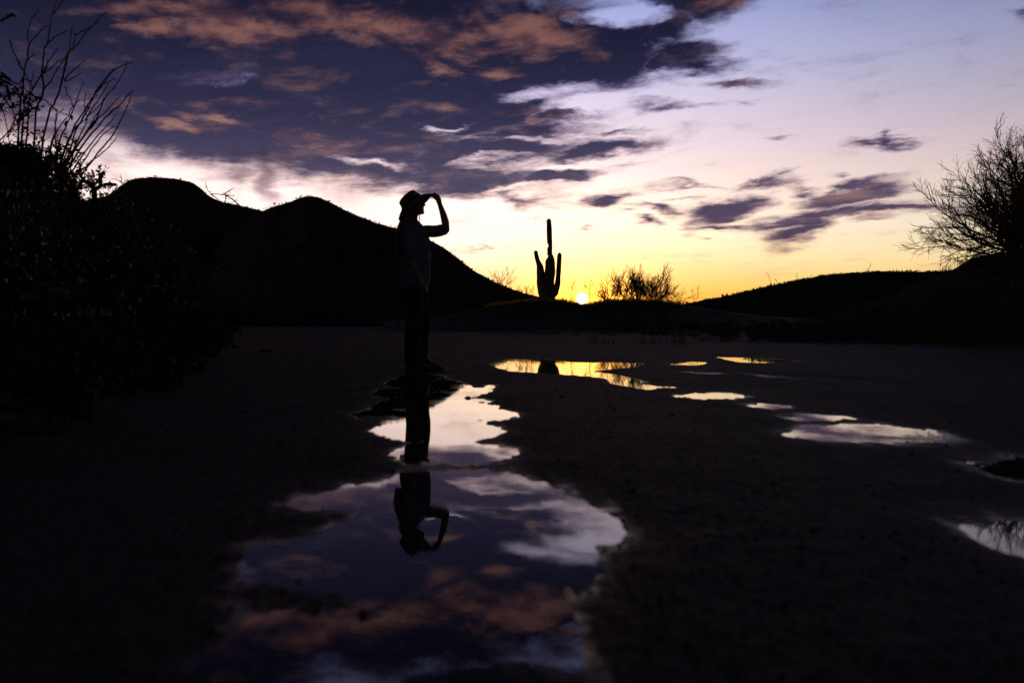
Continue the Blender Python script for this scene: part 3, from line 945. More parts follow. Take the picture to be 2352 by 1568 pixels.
CANE_A2 = [
 [(110,1280),(150,760),(170,640),(185,500),(205,400),(215,320),(205,240),(230,140),(290,70)],
 [(215,325),(290,240),(345,185)], [(0,680),(60,770),(130,910),(135,1250)], [(70,300),(120,420),(190,550),(240,650)],
 [(175,1280),(210,760),(240,660),(310,540),(380,420)], [(140,1280),(180,740),(215,690),(250,520)], [(175,520),(150,480),(140,440)],
 [(150,1270),(175,760),(165,600),(180,540)], [(200,440),(230,420),(250,400)], [(-20,790),(30,850),(100,1250)]]
CANE_B = [
 [(425,1260),(490,1080),(540,960),(600,850),(660,750),(740,640),(830,530),(930,470),(970,462)],
 [(430,1260),(510,1020),(590,900),(650,800),(700,680),(780,570),(845,505)], [(455,1270),(560,1080),(660,950),(730,830),(780,710),(850,640),(920,520),(935,445)],
 [(480,1290),(580,1110),(680,980),(780,860),(860,790),(960,690),(985,670)], [(515,1290),(620,1120),(720,1000),(820,890),(860,840)],
 [(590,1310),(680,1180),(760,1080),(830,990),(900,870),(950,750),(965,700)], [(545,1290),(640,1150),(745,1010),(800,960),(850,930)],
 [(450,1260),(520,1090),(560,960),(620,860),(650,770),(720,690)], [(410,1250),(430,1050),(480,950),(530,830),(570,720),(615,600)],
 [(360,1180),(400,1010),(440,930),(500,850),(540,780),(590,730)], [(470,1270),(540,1100),(600,980),(640,880),(620,780),(632,680)],
 [(560,1300),(680,1180),(800,1090),(860,1010)], [(400,1220),(415,1080),(400,960),(420,850),(470,800)], [(640,860),(690,780),(760,690),(800,600)],
 [(700,680),(760,620),(860,580)], [(660,950),(720,880),(800,800),(880,720)], [(780,860),(850,800),(900,790)], [(600,900),(680,830),(750,760),(770,720)],
 [(430,1100),(410,1010),(415,940)], [(500,1180),(590,1040),(680,900),(740,800)], [(360,1130),(380,1040),(420,960)]]
CANE_C = [[(0,560),(60,590),(130,620),(200,670),(260,720),(320,735),(380,780),(450,835),(520,850),(540,870)], [(470,630),(500,690),(530,760),(545,800)],
          [(0,640),(40,600),(120,610)], [(130,620),(180,590),(240,605)], [(380,780),(420,830),(400,900),(420,1000),(440,1110)]]
cane_plant('ocotillo', 'tall ocotillo with long forked canes reaching the top edge on the left', CANE_A, 9.8, 1, 1, 0.011, 0.0035)
cane_plant('ocotillo', 'ocotillo at the far left edge with upright thin canes', CANE_A2, 9.3, 2, 1, 0.010, 0.0035)
cane_plant('ocotillo', 'ocotillo with many canes leaning right over the left bank', CANE_B, 10.4, 3, 1, 0.011, 0.0035)
br = cane_plant('mesquite_branch', 'arching twig with hanging dry pods crossing in front of the ocotillos', CANE_C, 8.2, 5, 1, 0.006, 0.003, 'branch', 'twig')
# dry pods hanging on the twig
def pod(x0, y0, x1, y1, w, parent, d=8.2):
    g = Geo()
    p = [at(*z2([(x0 + (x1 - x0) * i / 6, y0 + (y1 - y0) * i / 6)], 0, 0, 3.015)[0], d) for i in range(7)]
    g.tube(p, [w * s for s in (0.35, 0.8, 1, 0.75, 1, 0.7, 0.2)], 6)
    g.build('pod', M['bark'], parent)
for q in ((50, 630, 70, 735, .015), (0, 530, 90, 600, .014), (490, 890, 480, 930, .014), (525, 850, 530, 890, .01), (165, 570, 170, 620, .012), (250, 715, 290, 720, .011), (-10, 640, 30, 620, .008)):
    pod(*q, br)
br2 = cane_plant('mesquite_branch', 'leafy twig tip poking in at the top left corner', [[(-60, 190), (0, 160), (40, 135), (70, 112), (115, 112)]], 8.0, 6, 1, 0.007, 0.003, 'branch', 'twig')
for q in ((0, 160, 50, 130, .012), (40, 135, 100, 100, .014), (70, 115, 118, 118, .011)):
    pod(*q, br2, 8.0)

# leafy shrubs along the crest of the left bank
SP_SHRUB = [
    dict(seg=4, wob=0.12, up=0.03, sides=5, tip=0.5, kids=6, **{'from': 0.2}, ang=(20, 55), ratio=(0.5, 0.75), rk=0.6),
    dict(seg=3, wob=0.15, up=0.02, sides=3, tip=0.5, kids=5, **{'from': 0.15}, ang=(25, 60), ratio=(0.45, 0.7), rk=0.7, rmin=0.003),
    dict(seg=2, wob=0.2, up=0.0, sides=3, tip=0.5, rmin=0.002)]
def bank_pt(x, d, sink=0.03):
    X = (x - CX) / FP * d
    return Vector((X, d, gz(X, d) - sink))
def crest_shrub(x, d, ytop, n, seed, label, leafsize=0.045, leafk=5, group=None, spread=0.18, lo=20, cat='shrub'):
    b = bank_pt(x, d)
    top = at(x, ytop, d).z
    h = max(0.35, (top - b.z))
    woody('leafy_shrub', label, cat, b, n, h * 0.68, 0.012, SP_SHRUB, seed, lo, 85, leafsize=leafsize, leafk=leafk, group=group, spread=spread)
crest_shrub(-10, 9.6, 300, 16, 21, 'dense leafy shrub at the left edge below the ocotillos')
crest_shrub(60, 9.8, 318, 14, 22, 'leafy shrub wrapping the foot of the tall ocotillo')
crest_shrub(118, 10.0, 372, 12, 23, 'small leafy shrub under the leaning ocotillo', 0.035)
crest_shrub(160, 10.6, 408, 12, 24, 'twiggy shrub at the foot of the leaning ocotillo', 0.03, 4)
crest_shrub(196, 11.5, 424, 12, 25, 'low ragged shrub beside the cholla', 0.03, 4)
crest_shrub(232, 13.0, 442, 10, 26, 'thin ragged shrub on the bank right of the cholla', 0.028, 3)
rs = random.Random(77)
words = ['nearest', 'second', 'third', 'fourth', 'fifth', 'sixth', 'seventh', 'eighth', 'ninth', 'tenth', 'eleventh']
for i in range(11):
    d = [4.6, 5.4, 6.3, 7.3, 8.4, 9.6, 11.0, 12.8, 15.0, 18.0, 22.0][i]
    X = float(left_foot(np.array(d))) - rs.uniform(0.40, 0.80) - 0.02 * d
    b = Vector((X, d, gz(X, d) - 0.04))
    woody('leafy_shrub', words[i] + ' dark shrub along the foot of the left bank counted from the camera', 'shrub', b, 15, 0.42 + 0.018 * d, 0.010, SP_SHRUB, 40 + i, 8, 82,
          leafsize=0.04 + 0.0014 * d, leafk=6, group='shrubs along the foot of the left bank', spread=0.28)
for i in range(6):
    d = [6.4, 7.8, 9.4, 11.4, 14.0, 17.5][i]
    X = float(left_foot(np.array(d))) - rs.uniform(1.3, 1.7) - 0.03 * d
    b = Vector((X, d, gz(X, d) - 0.04))
    woody('leafy_shrub', words[i] + ' dark shrub of the upper row on the left bank counted from the camera', 'shrub', b, 15, 0.36 + 0.014 * d, 0.010, SP_SHRUB, 60 + i, 8, 82,
          leafsize=0.04 + 0.0014 * d, leafk=6, group='shrubs of the upper row on the left bank', spread=0.30)

# low tangle at the foot of the bank and low shrubs on the right flat: a few kinds, copied
def copy_tree(root, loc, rz, sc, label, group, stems=True):
    r = root.copy()
    COL.objects.link(r)
    r.location = loc
    r.rotation_euler = (0, 0, rz)
    r.scale = (sc, sc, sc)
    r['label'] = label
    r['group'] = group
    for ch in root.children:
        if not stems and ch.name.startswith('stem'):
            continue
        k = ch.copy()
        COL.objects.link(k)
        k.parent = r
    return r
LOWL = 'dark low shrub in the tangle along the foot of the left bank'
LOWG = 'tangle of low shrubs along the foot of the left bank'
protos = []
for i in range(4):
    d = [5.0, 6.6, 8.6, 11.5][i]
    X = float(left_foot(np.array(d))) - 0.12
    protos.append(woody('low_shrub', LOWL, 'shrub', Vector((X, d, gz(X, d) - 0.05)), 13, 0.34, 0.007, SP_SHRUB, 80 + i, 4, 80, leafsize=0.045, leafk=9, group=LOWG, spread=0.16))
for i in range(34):
    d = 4.0 + 15.0 * (i / 33.0) ** 1.3
    X = float(left_foot(np.array(d))) - rs.uniform(0.0, 0.55)
    copy_tree(protos[i % 4], (X, d, gz(X, d) - 0.05), rs.uniform(0, 6.28), rs.uniform(0.8, 1.25) * (1 + 0.02 * d), LOWL, LOWG)
FLATL = 'low dark desert shrub on the flat below the right hill'
FLATG = 'low shrubs on the flat below the right hill'
for i in range(60):
    d = rs.uniform(22, 50)
    x = rs.uniform(-0.5 + 0.10 * d, 0.60 * d)
    copy_tree(protos[i % 4], (x, d, gz(x, d) - 0.05), rs.uniform(0, 6.28), rs.uniform(0.7, 1.5), FLATL, FLATG, False)

# cholla with thick jointed arms
def cholla():
    d = 12.0
    root = empty('cholla', at(*z2([(700, 1440)], 0, 0, 3.015)[0], d))
    tag(root, 'cholla cactus with thick crooked arms against the pale sky on the left', 'cactus')
    rng = random.Random(5)
    for c, r in (([(690,1480),(700,1400),(740,1368),(740,1330),(738,1285),(730,1278)], .024), ([(740,1300),(770,1262)], .019), ([(735,1370),(790,1356),(855,1360)], .020), ([(705,1400),(660,1350),(610,1328),(590,1335)], .022)):
        g = Geo()
        pp = [at(x, y, d) for x, y in z2(c, 0, 0, 3.015)]
        q = []
        for a, b in zip(pp, pp[1:]):
            n = max(2, int((b - a).length / 0.02))
            q += [a.lerp(b, i / n) for i in range(n)]
        q.append(pp[-1])
        g.tube(q, [r * (0.8 + 0.35 * rng.random()) for _ in q], 8)
        for p in q:
            for _ in range(5):
                u = Vector((rng.gauss(0, 1), rng.gauss(0, 1), rng.gauss(0, 1))).normalized()
                g.tube([p + u * r * 0.7, p + u * r * 1.55], [0.003, 0.001], 3)
        g.build('arm', M['cactus'], root)
cholla()

# bare twigs that stand against the pale sky
def twig(name, label, lines, conv, d, r, cat):
    root = empty(name, at(*conv(lines[0])[0], d))
    tag(root, label, cat)
    rng = random.Random(len(label))
    for l in lines:
        g = Geo()
        pp = [at(x, y, d + rng.uniform(-.05, .05)) for x, y in conv(l)]
        g.tube(pp, [r * (1 - 0.6 * i / (len(pp) - 1)) for i in range(len(pp))], 5)
        for a, b in zip(pp, pp[1:]):
            for _ in range(2):
                p = a.lerp(b, rng.random())
                u = Vector((rng.gauss(0, 1), rng.gauss(0, 1), rng.gauss(0, 1))).normalized()
                g.tube([p, p + u * r * 6], [r * 0.5, r * 0.2], 3)
        g.build('twig', M['bark'], root)
cz = lambda pts: z2(pts, 0, 0, 2.6133)
twig('dead_branch', 'thin dead branch in front of the saddle between the two hills', [[(1560,1345),(1540,1320),(1480,1268),(1430,1242),(1345,1236),(1325,1215),(1310,1160)], [(1430,1242),(1455,1220),(1490,1200)], [(1440,1245),(1500,1250)], [(1440,1250),(1440,1285)], [(1480,1268),(1500,1290),(1510,1270)], [(1345,1240),(1400,1275)]], cz, 15.0, 0.010, 'branch')
twig('dead_branch', 'fine spiky twig left of the flat topped hill', [[(800,1190),(780,1165),(765,1110)], [(780,1165),(740,1145),(705,1138)], [(785,1170),(810,1140)], [(800,1190),(740,1200)]], cz, 14.0, 0.006, 'branch')
ci = lambda pts: pts
for i, l in enumerate(([(1775, 662), (1768, 640), (1762, 626)], [(1792, 658), (1786, 647), (1780, 640)], [(1832, 650), (1830, 636), (1829, 628)], [(1856, 645), (1861, 637), (1866, 630)], [(1984, 629), (1992, 621), (1999, 612), (2001, 603)])):
    twig('ocotillo', ['long lone cane leaning left on the right hill', 'short cane beside the long leaning cane on the right hill', 'upright short cane in the middle of the right hill', 'tiny slanting cane uphill of the upright one', 'curved cane near the top of the right hill'][i], [l], ci, 258.0, 0.09, 'ocotillo')

# ------------------------------------------------------------------ grass, scrub, gravel, stones
def grass_field(name, label, spots, hmin, hmax, m, seed, blades=(10, 18), wid=0.006, lean=0.35):
    rng = random.Random(seed)
    vs = []; fs = []
    for (x, y, z, s) in spots:
        for _ in range(rng.randint(*blades)):
            a = rng.uniform(0, 6.283)
            bx, by = x + rng.gauss(0, 0.11 * s), y + rng.gauss(0, 0.11 * s)
            h = rng.uniform(hmin, hmax) * s
            lx, ly = math.cos(a) * h * lean * rng.random(), math.sin(a) * h * lean * rng.random()
            w = wid * s
            n = len(vs)
            c, sn = math.cos(a + 1.57) * w, math.sin(a + 1.57) * w
            vs += [(bx - c, by - sn, z - 0.03), (bx + c, by + sn, z - 0.03), (bx + lx * 0.4 + c * .7, by + ly * 0.4 + sn * .7, z + h * 0.6), (bx + lx * 0.4 - c * .7, by + ly * 0.4 - sn * .7, z + h * 0.6), (bx + lx, by + ly, z + h)]
            fs += [[n, n + 1, n + 2, n + 3], [n + 3, n + 2, n + 4]]
    o = mesh_obj(name, vs, fs, m, smooth=False)
    tag(o, label, 'grass', kind='stuff')
    return o
rng = random.Random(3)
sp = []
for _ in range(1500):
    d = rng.uniform(20.5, 52)
    x = rng.uniform(0.5, 0.62 * d + 3)
    den = 0.5 + 0.5 * math.sin(x * 0.9 + d * 0.31) * math.sin(d * 0.4)
    if rng.random() < 0.3 + 0.7 * den and x > 2.0 + 3.0 * math.sin(d * 0.3):
        sp.append((x, d, gz(x, d), rng.uniform(0.6, 1.3)))
grass_field('dry_grass', 'pale dry grass tufts on the flat below the right hill', sp, 0.07, 0.26, M['grass'], 1, (14, 24), 0.0035, 1.0)
sp = []
for i in range(0, len(crest_m)):
    p = crest_m[i]
    for _ in range(3):
        if 1120 < CX + p[0] / p[1] * FP < 1560:
            sp.append((p[0] + rng.gauss(0, .1), p[1] + rng.gauss(0, 1.2) - 0.6, p[2] - 0.05, rng.uniform(0.4, 1.2)))
grass_field('bank_grass', 'thin grass fringe along the low bank below the sun', sp, 0.08, 0.24, M['backlit'], 2, (4, 8), 0.012)
sp = []
for _ in range(380):
    d = rng.uniform(4.2, 30)
    X = float(left_foot(np.array(d))) - rng.uniform(-0.1, 1.6)
    sp.append((X, d, gz(X, d), rng.uniform(0.5, 1.2)))
grass_field('bank_grass', 'sparse grass tufts along the dark left bank', sp, 0.10, 0.30, M['leaf'], 3, (8, 14), 0.003, 0.9)
# right mound
sp = []
for i in range(0, len(crest_t)):
    p = crest_t[i]
    for r_ in range(5, 14):
        q = MND[r_, i]
        if rng.random() < 0.7:
            sp.append((q[0], q[1] + rng.gauss(0, .15), q[2] - 0.03, rng.uniform(0.5, 1.1)))
grass_field('mound_grass', 'dark grass on the mound under the bare tree', sp, 0.06, 0.20, M['grass'], 4, (4, 7), 0.010)

def scrub(name, label, crests, seed, hlo, hhi, per):
    rng = random.Random(seed)
    vs = []; fs = []
    for cr, sc in crests:
        for p in cr:
            for _ in range(per):
                if rng.random() < 0.45:
                    continue
                c = Vector((p[0] + rng.gauss(0, 0.6) * sc, p[1] + rng.gauss(0, 4) * sc, p[2] - 0.15 * sc))
                h = rng.uniform(hlo, hhi) * sc * (2.0 if rng.random() < 0.06 else 1.0)
                w = h * rng.uniform(0.6, 1.2)
                for k in range(5):
                    a = rng.uniform(0, 6.283)
                    u = Vector((math.cos(a), math.sin(a), 0)) * w * 0.6
                    n = len(vs)
                    t = c + u * rng.uniform(0, 1.2) + Vector((0, 0, h * rng.uniform(.7, 1.1)))
                    e = Vector((-u.y, u.x, 0)) * 0.6
                    vs += [tuple(c - e + u * .3), tuple(c + e + u * .3), tuple(t + e * .5), tuple(t - e * .4 + Vector((0, 0, -h * .2)))]
                    fs.append([n, n + 1, n + 2, n + 3])
    o = mesh_obj(name, vs, fs, M['leaf'], smooth=False)
    tag(o, label, 'scrub', kind='stuff')
scrub('hill_scrub', 'tiny desert scrub roughening the skylines of the far hills', [(crest_b, 0.45), (crest_c, 0.38), (crest_r, 0.40)], 5, 0.25, 0.9, 4)

# gravel in the road
def gravel():
    rng = np.random.default_rng(4)
    n = 3500
    u = rng.random(n)
    r = 1.2 / (1 - u * (1 - 1.2 / 16.0))
    th = rng.uniform(-0.53, 0.53, n)
    x, y = r * np.sin(th), r * np.cos(th)
    z = ground_h(x, y)
    keep = (z > 0.0) & (x > left_foot(y))
    x, y, z, r = x[keep], y[keep], z[keep], r[keep]
    n = len(x)
    s = rng.gamma(2.0, 0.0012, n) * (0.7 + 0.06 * r) + 0.0015
    oct_ = np.array([(1, 0, 0), (0, 1, 0), (-1, 0, 0), (0, -1, 0), (0, 0, .7), (0, 0, -.5)], float)
    f = [(0, 1, 4), (1, 2, 4), (2, 3, 4), (3, 0, 4), (1, 0, 5), (2, 1, 5), (3, 2, 5), (0, 3, 5)]
    an = rng.uniform(0, 6.28, n)
    V = np.zeros((n, 6, 3))
    for k in range(6):
        j = 1 + rng.uniform(-.35, .35, n)
        V[:, k, 0] = x + s * j * (oct_[k, 0] * np.cos(an) - oct_[k, 1] * np.sin(an))
        V[:, k, 1] = y + s * j * (oct_[k, 0] * np.sin(an) + oct_[k, 1] * np.cos(an))
        V[:, k, 2] = z + s * 0.25 + s * j * oct_[k, 2]
    F = (np.array(f)[None] + (np.arange(n) * 6)[:, None, None]).reshape(-1, 3)
    o = mesh_obj('gravel', V.reshape(-1, 3), F, M['gravel'], smooth=False)
    tag(o, 'loose dark gravel scattered over the road', 'gravel', kind='stuff')
gravel()

def stone(x, y, w, h, seed, label):
    d = CAMH * FP / (y - HZ)
    X = (x - CX) / FP * d
    k = d / FP
    r = random.Random(seed)
    g = Geo()
    g.ball((0, 0, 0), 1.0, 12, 8)
    v = g.v[0]
    nn = 1 + 0.35 * fbm(v[:, 0] * 1.7 + seed * 3, v[:, 1] * 1.7 + v[:, 2] * 1.3, 3, seed)
    v = v * nn[:, None] * np.array([w * k, w * k * r.uniform(.6, 1.0), h * k])
    zz = max(gz(X, d), -0.004)
    o = mesh_obj('stone', v + np.array([X, d, zz + h * k * 0.45]), g.f, M['rock'], origin=(X, d, zz))
    tag(o, label, 'stone')
stone(612, 812, 17, 4.5, 1, 'flat pale stone at the left edge of the road')
stone(1075, 914, 8, 4.0, 2, 'dark stone on the right shore of the puddle at the feet')
stone(1106, 924, 9, 2.4, 3, 'flat dark stone at the spit right of the shore stone')
stone(1102, 965, 6, 2.0, 4, 'small dark stone standing in the right bay of the long puddle')
stone(1288, 918, 7, 2.6, 5, 'lone stone on the dry road right of the long puddle')
stone(835, 1412, 13, 9, 6, 'dark stone lying in the shallow left side of the foreground puddle')
stone(560, 958, 9, 3, 7, 'low stone at the foot of the dark left bank')

# ------------------------------------------------------------------ the person
def remesh(geo, name, mat_, parent, voxel, smooth_it=4, noise=0.0, nscale=14.0, seed=0):
    me = bpy.data.meshes.new('tmp')
    v = np.concatenate(geo.v)
    me.from_pydata(v.tolist(), [], geo.f)
    tmp = bpy.data.objects.new('tmp', me)
    COL.objects.link(tmp)
    m1 = tmp.modifiers.new('r', 'REMESH')
    m1.mode = 'VOXEL'
    m1.voxel_size = voxel
    m2 = tmp.modifiers.new('s', 'SMOOTH')
    m2.iterations = smooth_it
    m2.factor = 0.5
    dg = bpy.context.evaluated_depsgraph_get()
    dg.update()
    out = bpy.data.meshes.new_from_object(tmp.evaluated_get(dg))
    bpy.data.objects.remove(tmp)
    co = np.zeros(len(out.vertices) * 3)
    out.vertices.foreach_get('co', co)
    co = co.reshape(-1, 3)
    if noise:
        no = np.zeros(len(out.vertices) * 3)
        out.vertex_normals.foreach_get('vector', no)
        no = no.reshape(-1, 3)
        w = fbm(co[:, 0] * nscale + co[:, 1] * nscale * .7, co[:, 2] * nscale * 0.8 + co[:, 1] * nscale * .5, 3, seed)
        co = co + no * (w * noise)[:, None]
        out.vertices.foreach_set('co', co.ravel())
    out.polygons.foreach_set('use_smooth', np.ones(len(out.polygons), dtype=bool))
    out.materials.clear()
    out.materials.append(mat_)
    out.name = name
    out.update()
    o = bpy.data.objects.new(name, out)
    COL.objects.link(o)
    o.parent = parent
    return o

def ell(cx, cy, z, a, b, n=24, tilt=0.0, a2=None):
    """horizontal ring: half depth a (front), a2 (back), half width b"""
    out = []
    for k in range(n):
        t = 2 * math.pi * k / n
        ax = a if math.cos(t) > 0 else (a2 if a2 is not None else a)
        out.append((cx + ax * math.cos(t), cy + b * math.sin(t), z + tilt * math.cos(t)))
    return out

def build_person():
    D = 9.77
    X = (965 - CX) / FP * D
    root = empty('person', (X, D, 0.008))
    tag(root, 'person in a wide brimmed hat and loose shirt touching the brim beside the puddle', 'person')

    # ---- body: one continuous skin surface
    g = Geo()
    prof = [(1.530, -.020, -.10), (1.540, .020, -.12), (1.548, .043, -.130), (1.558, .046, -.138), (1.568, .036, -.143), (1.577, .041, -.147), (1.585, .042, -.150), (1.592, .031, -.152),
            (1.600, .041, -.154), (1.610, .033, -.156), (1.618, .042, -.157), (1.626, .056, -.158), (1.634, .060, -.159), (1.643, .051, -.160), (1.652, .039, -.161), (1.662, .031, -.161), (1.675, .030, -.160),
            (1.690, .031, -.158), (1.710, .026, -.154), (1.730, .014, -.145), (1.748, -.006, -.130), (1.760, -.035, -.105), (1.766, -.06, -.08)]
    wid = [(1.53, .030), (1.548, .042), (1.57, .054), (1.60, .064), (1.64, .072), (1.68, .076), (1.71, .073), (1.74, .058), (1.76, .034), (1.766, .012)]
    base = [(1.53, -.03), (1.548, .024), (1.57, .027), (1.60, .028), (1.64, .025), (1.665, .020), (1.69, .024), (1.71, .018), (1.74, -.004), (1.76, -.038), (1.766, -.06)]
    rings = []
    for z, f, b in prof:
        w = float(np.interp(z, [q[0] for q in wid], [q[1] for q in wid]))
        fb = min(f, float(np.interp(z, [q[0] for q in base], [q[1] for q in base])))
        cx = -0.06
        r = []
        for k in range(40):
            t = 2 * math.pi * k / 40
            a = (fb - cx) if math.cos(t) > 0 else (cx - b)
            x = cx + a * math.cos(t)
            y = w * math.sin(t)
            if math.cos(t) > 0:
                lip = 0.016 if z > 1.612 else 0.026
                x += (f - fb) * math.exp(-(y / lip) ** 2)
                # eye sockets
                x -= 0.007 * math.exp(-((abs(y) - 0.030) / 0.012) ** 2 - ((z - 1.662) / 0.010) ** 2)
            r.append((x, y, z))
        rings.append(r)
    g.rings(rings)
    for s in (-1, 1):                                   # ears
        g.ball((-.062, s * .076, 1.640), (.017, .008, .030))
    g.chain([(-.075, 0, 1.585), (-.078, 0, 1.52), (-.085, 0, 1.46), (-.085, 0, 1.42)], [.055, .050, .054, .065])   # neck
    # trunk
    g.rings([ell(-.055, 0, .84, .070, .125), ell(-.055, 0, .93, .080, .140), ell(-.05, 0, 1.03, .088, .135), ell(-.045, 0, 1.12, .090, .130), ell(-.045, 0, 1.24, .112, .145),
             ell(-.05, 0, 1.32, .105, .155), ell(-.06, 0, 1.40, .070, .120), ell(-.07, 0, 1.455, .055, .090)])
    # far arm raised to the hat
    sh, el_, wr = (-.045, .150, 1.385), (.243, .185, 1.408), (.186, .085, 1.652)
    g.chain([sh, (.05, .18, 1.398), (.15, .188, 1.40), el_], [.040, .040, .038, .036])
    g.chain([el_, (.236, .168, 1.48), (.218, .135, 1.555), (.200, .105, 1.61), wr], [.036, .039, .034, .028, .024])
    # hand: palm and five fingers closing on the brim
    g.chain([wr, (.176, .072, 1.688), (.162, .062, 1.722)], [.024, .029, .028])
    g.chain([(.170, .088, 1.695), (.152, .086, 1.728)], [.022, .020])
    g.chain([(.168, .046, 1.695), (.150, .038, 1.725)], [.020, .018])
    for j, (y, top, le) in enumerate(((.032, 1.744, 1.0), (.052, 1.752, 1.05), (.072, 1.751, 1.0), (.091, 1.742, .85))):
        g.chain([(.158, y, 1.722), (.146 - .004 * j, y, top), (.122, y - .003, top - .004), (.104 + .012 * (1 - le), y - .006, 1.738)], [.0105, .0105, .0092, .0078], 8)
    g.chain([(.172, .040, 1.676), (.150, .022, 1.694), (.126, .022, 1.715), (.110, .028, 1.724)], [.014, .0115, .0100, .0085], 8)
    # near arm hanging, hand at the pocket
    g.chain([(-.055, -.145, 1.380), (-.070, -.188, 1.28), (-.082, -.205, 1.14)], [.040, .040, .036])
    g.chain([(-.082, -.205, 1.14), (-.055, -.212, 1.04), (-.015, -.205, .945), (.008, -.198, .895)], [.038, .036, .028, .024])
    g.chain([(.008, -.198, .895), (.022, -.190, .855), (.034, -.182, .825)], [.024, .029, .027])
    for j in range(4):
        dx = (j - 1.5) * 0.019
        g.chain([(.034 + dx, -.182, .825), (.044 + dx, -.178, .795), (.048 + dx, -.170, .768 + .006 * abs(j - 1))], [.0100, .0092, .0075], 8)
    g.chain([(.026, -.196, .868), (.058, -.192, .850), (.074, -.184, .825)], [.013, .011, .0085], 8)
    # legs and feet
    for s, ox in ((-1, -.035), (1, .030)):
        y = s * .085
        g.chain([(-.05 + ox * .2, y, .86), (-.035 + ox * .5, y, .66), (-.02 + ox, y, .48), (-.03 + ox, y, .34), (-.035 + ox, y, .12)], [.070, .064, .050, .044, .030])
        g.chain([(-.03 + ox, y, .075), (.05 + ox, y, .05), (.10 + ox, y + s * .004, .042)], [.026, .026, .018])
    remesh(g, 'body', M['skin'], root, 0.0052, 2)

    # ---- trousers
    g = Geo()
    g.rings([ell(-.045, 0, .78, .112, .160), ell(-.05, 0, .86, .120, .178), ell(-.05, 0, .94, .116, .178), ell(-.05, 0, 1.01, .105, .150)])
    for s, ox in ((-1, -.038), (1, .032)):
        y = s * .083
        g.rings([ell(-.03 + ox, y, .075, .078, .070), ell(-.03 + ox, y, .20, .072, .064), ell(-.028 + ox, y, .34, .076, .068), ell(-.012 + ox, y, .49, .077, .070),
                 ell(-.02 + ox * .8, y, .60, .087, .080), ell(-.032 + ox * .5, y, .72, .098, .088), ell(-.045 + ox * .2, y, .86, .105, .088)])
    remesh(g, 'trousers', M['trousers'], root, 0.0075, 3, 0.010, 9, 4)

    # ---- boots
    for s, ox in ((-1, -.038), (1, .050)):
        y = s * .083
        b = Geo()
        b.rings([ell(.045 + ox, y, .022, .125, .038, a2=.115), ell(.045 + ox, y, .045, .120, .041, a2=.125), ell(.020 + ox, y, .070, .095, .040, a2=.105),
                 ell(-.015 + ox, y, .100, .072, .040, a2=.062), ell(-.028 + ox, y, .15, .052, .044), ell(-.030 + ox, y, .22, .056, .050)])
        boot = remesh(b, 'boot', M['boot'], root, 0.006, 3)
        h = Geo()
        h.rings([ell(-.068 + ox, y, .000, .026, .026, 14), ell(-.066 + ox, y, .030, .030, .030, 14), ell(-.060 + ox, y, .052, .036, .034, 14)])
        h.rings([ell(.095 + ox, y, .000, .078, .036, 20, a2=.060), ell(.095 + ox, y, .022, .078, .038, 20, a2=.075)])
        v = np.concatenate(h.v) + np.array(root.location)
        heel = mesh_obj('heel', v - np.array(root.location), h.f, M['band'], None, smooth=False)
        heel.parent = boot

    # ---- loose shirt, sleeves rolled to the elbow
    g = Geo()
    g.rings([ell(-.050, 0, .835, .135, .195, 32, .030, a2=.148), ell(-.050, 0, .90, .142, .200, 32, .022, a2=.148), ell(-.045, 0, 1.00, .148, .190, 32, a2=.150), ell(-.042, 0, 1.08, .150, .182, 32, a2=.148),
             ell(-.042, 0, 1.20, .148, .178, 32, a2=.145), ell(-.045, 0, 1.30, .146, .182, 32, a2=.138), ell(-.055, 0, 1.37, .128, .186, 32, a2=.125), ell(-.065, 0, 1.42, .095, .168, 32, a2=.108),
             ell(-.075, 0, 1.455, .070, .105, 32, a2=.085), ell(-.08, 0, 1.475, .062, .070, 32, a2=.068)])
    g.chain([(-.05, .150, 1.385), (.04, .178, 1.392), (.13, .190, 1.392), (.188, .190, 1.398)], [.068, .060, .056, .057], 16)
    g.chain([(.188, .190, 1.398), (.222, .188, 1.404)], [.060, .054], 16)
    g.chain([(-.055, -.150, 1.385), (-.070, -.190, 1.29), (-.080, -.208, 1.16)], [.068, .060, .056], 16)
    g.chain([(-.080, -.208, 1.165), (-.078, -.210, 1.13)], [.060, .056], 16)
    shirt = remesh(g, 'shirt', M['shirt'], root, 0.0075, 3, 0.020, 10, 8)
    c = Geo()
    c.rings([ell(-.075, 0, 1.455, .072, .076, 24, -.008), ell(-.078, 0, 1.485, .066, .070, 24, -.012), ell(-.080, 0, 1.492, .060, .064, 24, -.012), ell(-.078, 0, 1.458, .056, .058, 24, -.008)])
    collar = mesh_obj('collar', np.concatenate(c.v), c.f, M['shirt'], None)
    collar.parent = shirt

    # ---- hair: mass falling down the back, locks beside the neck
    g = Geo()
    g.rings([ell(-.195, 0, 1.135, .020, .050, 20), ell(-.205, 0, 1.16, .035, .085, 20), ell(-.205, 0, 1.25, .048, .110, 20), ell(-.195, 0, 1.34, .050, .115, 20), ell(-.172, 0, 1.42, .050, .108, 20),
             ell(-.140, 0, 1.48, .060, .098, 20), ell(-.115, 0, 1.55, .072, .092, 20), ell(-.095, 0, 1.63, .085, .090, 20), ell(-.085, 0, 1.69, .085, .085, 20), ell(-.08, 0, 1.74, .07, .065, 20)])
    rng = random.Random(12)
    for i in range(26):
        y = rng.uniform(-.10, .10)
        x0 = -.20 - rng.uniform(0, .03)
        g.chain([(-.15, y * .8, 1.46), (x0, y, 1.34), (x0 - .015 + rng.uniform(-.01, .01), y * 1.05, 1.22), (x0 + rng.uniform(-.02, .03), y * 1.0, 1.12 + rng.uniform(-.02, .05))], [.016, .016, .013, .005], 6)
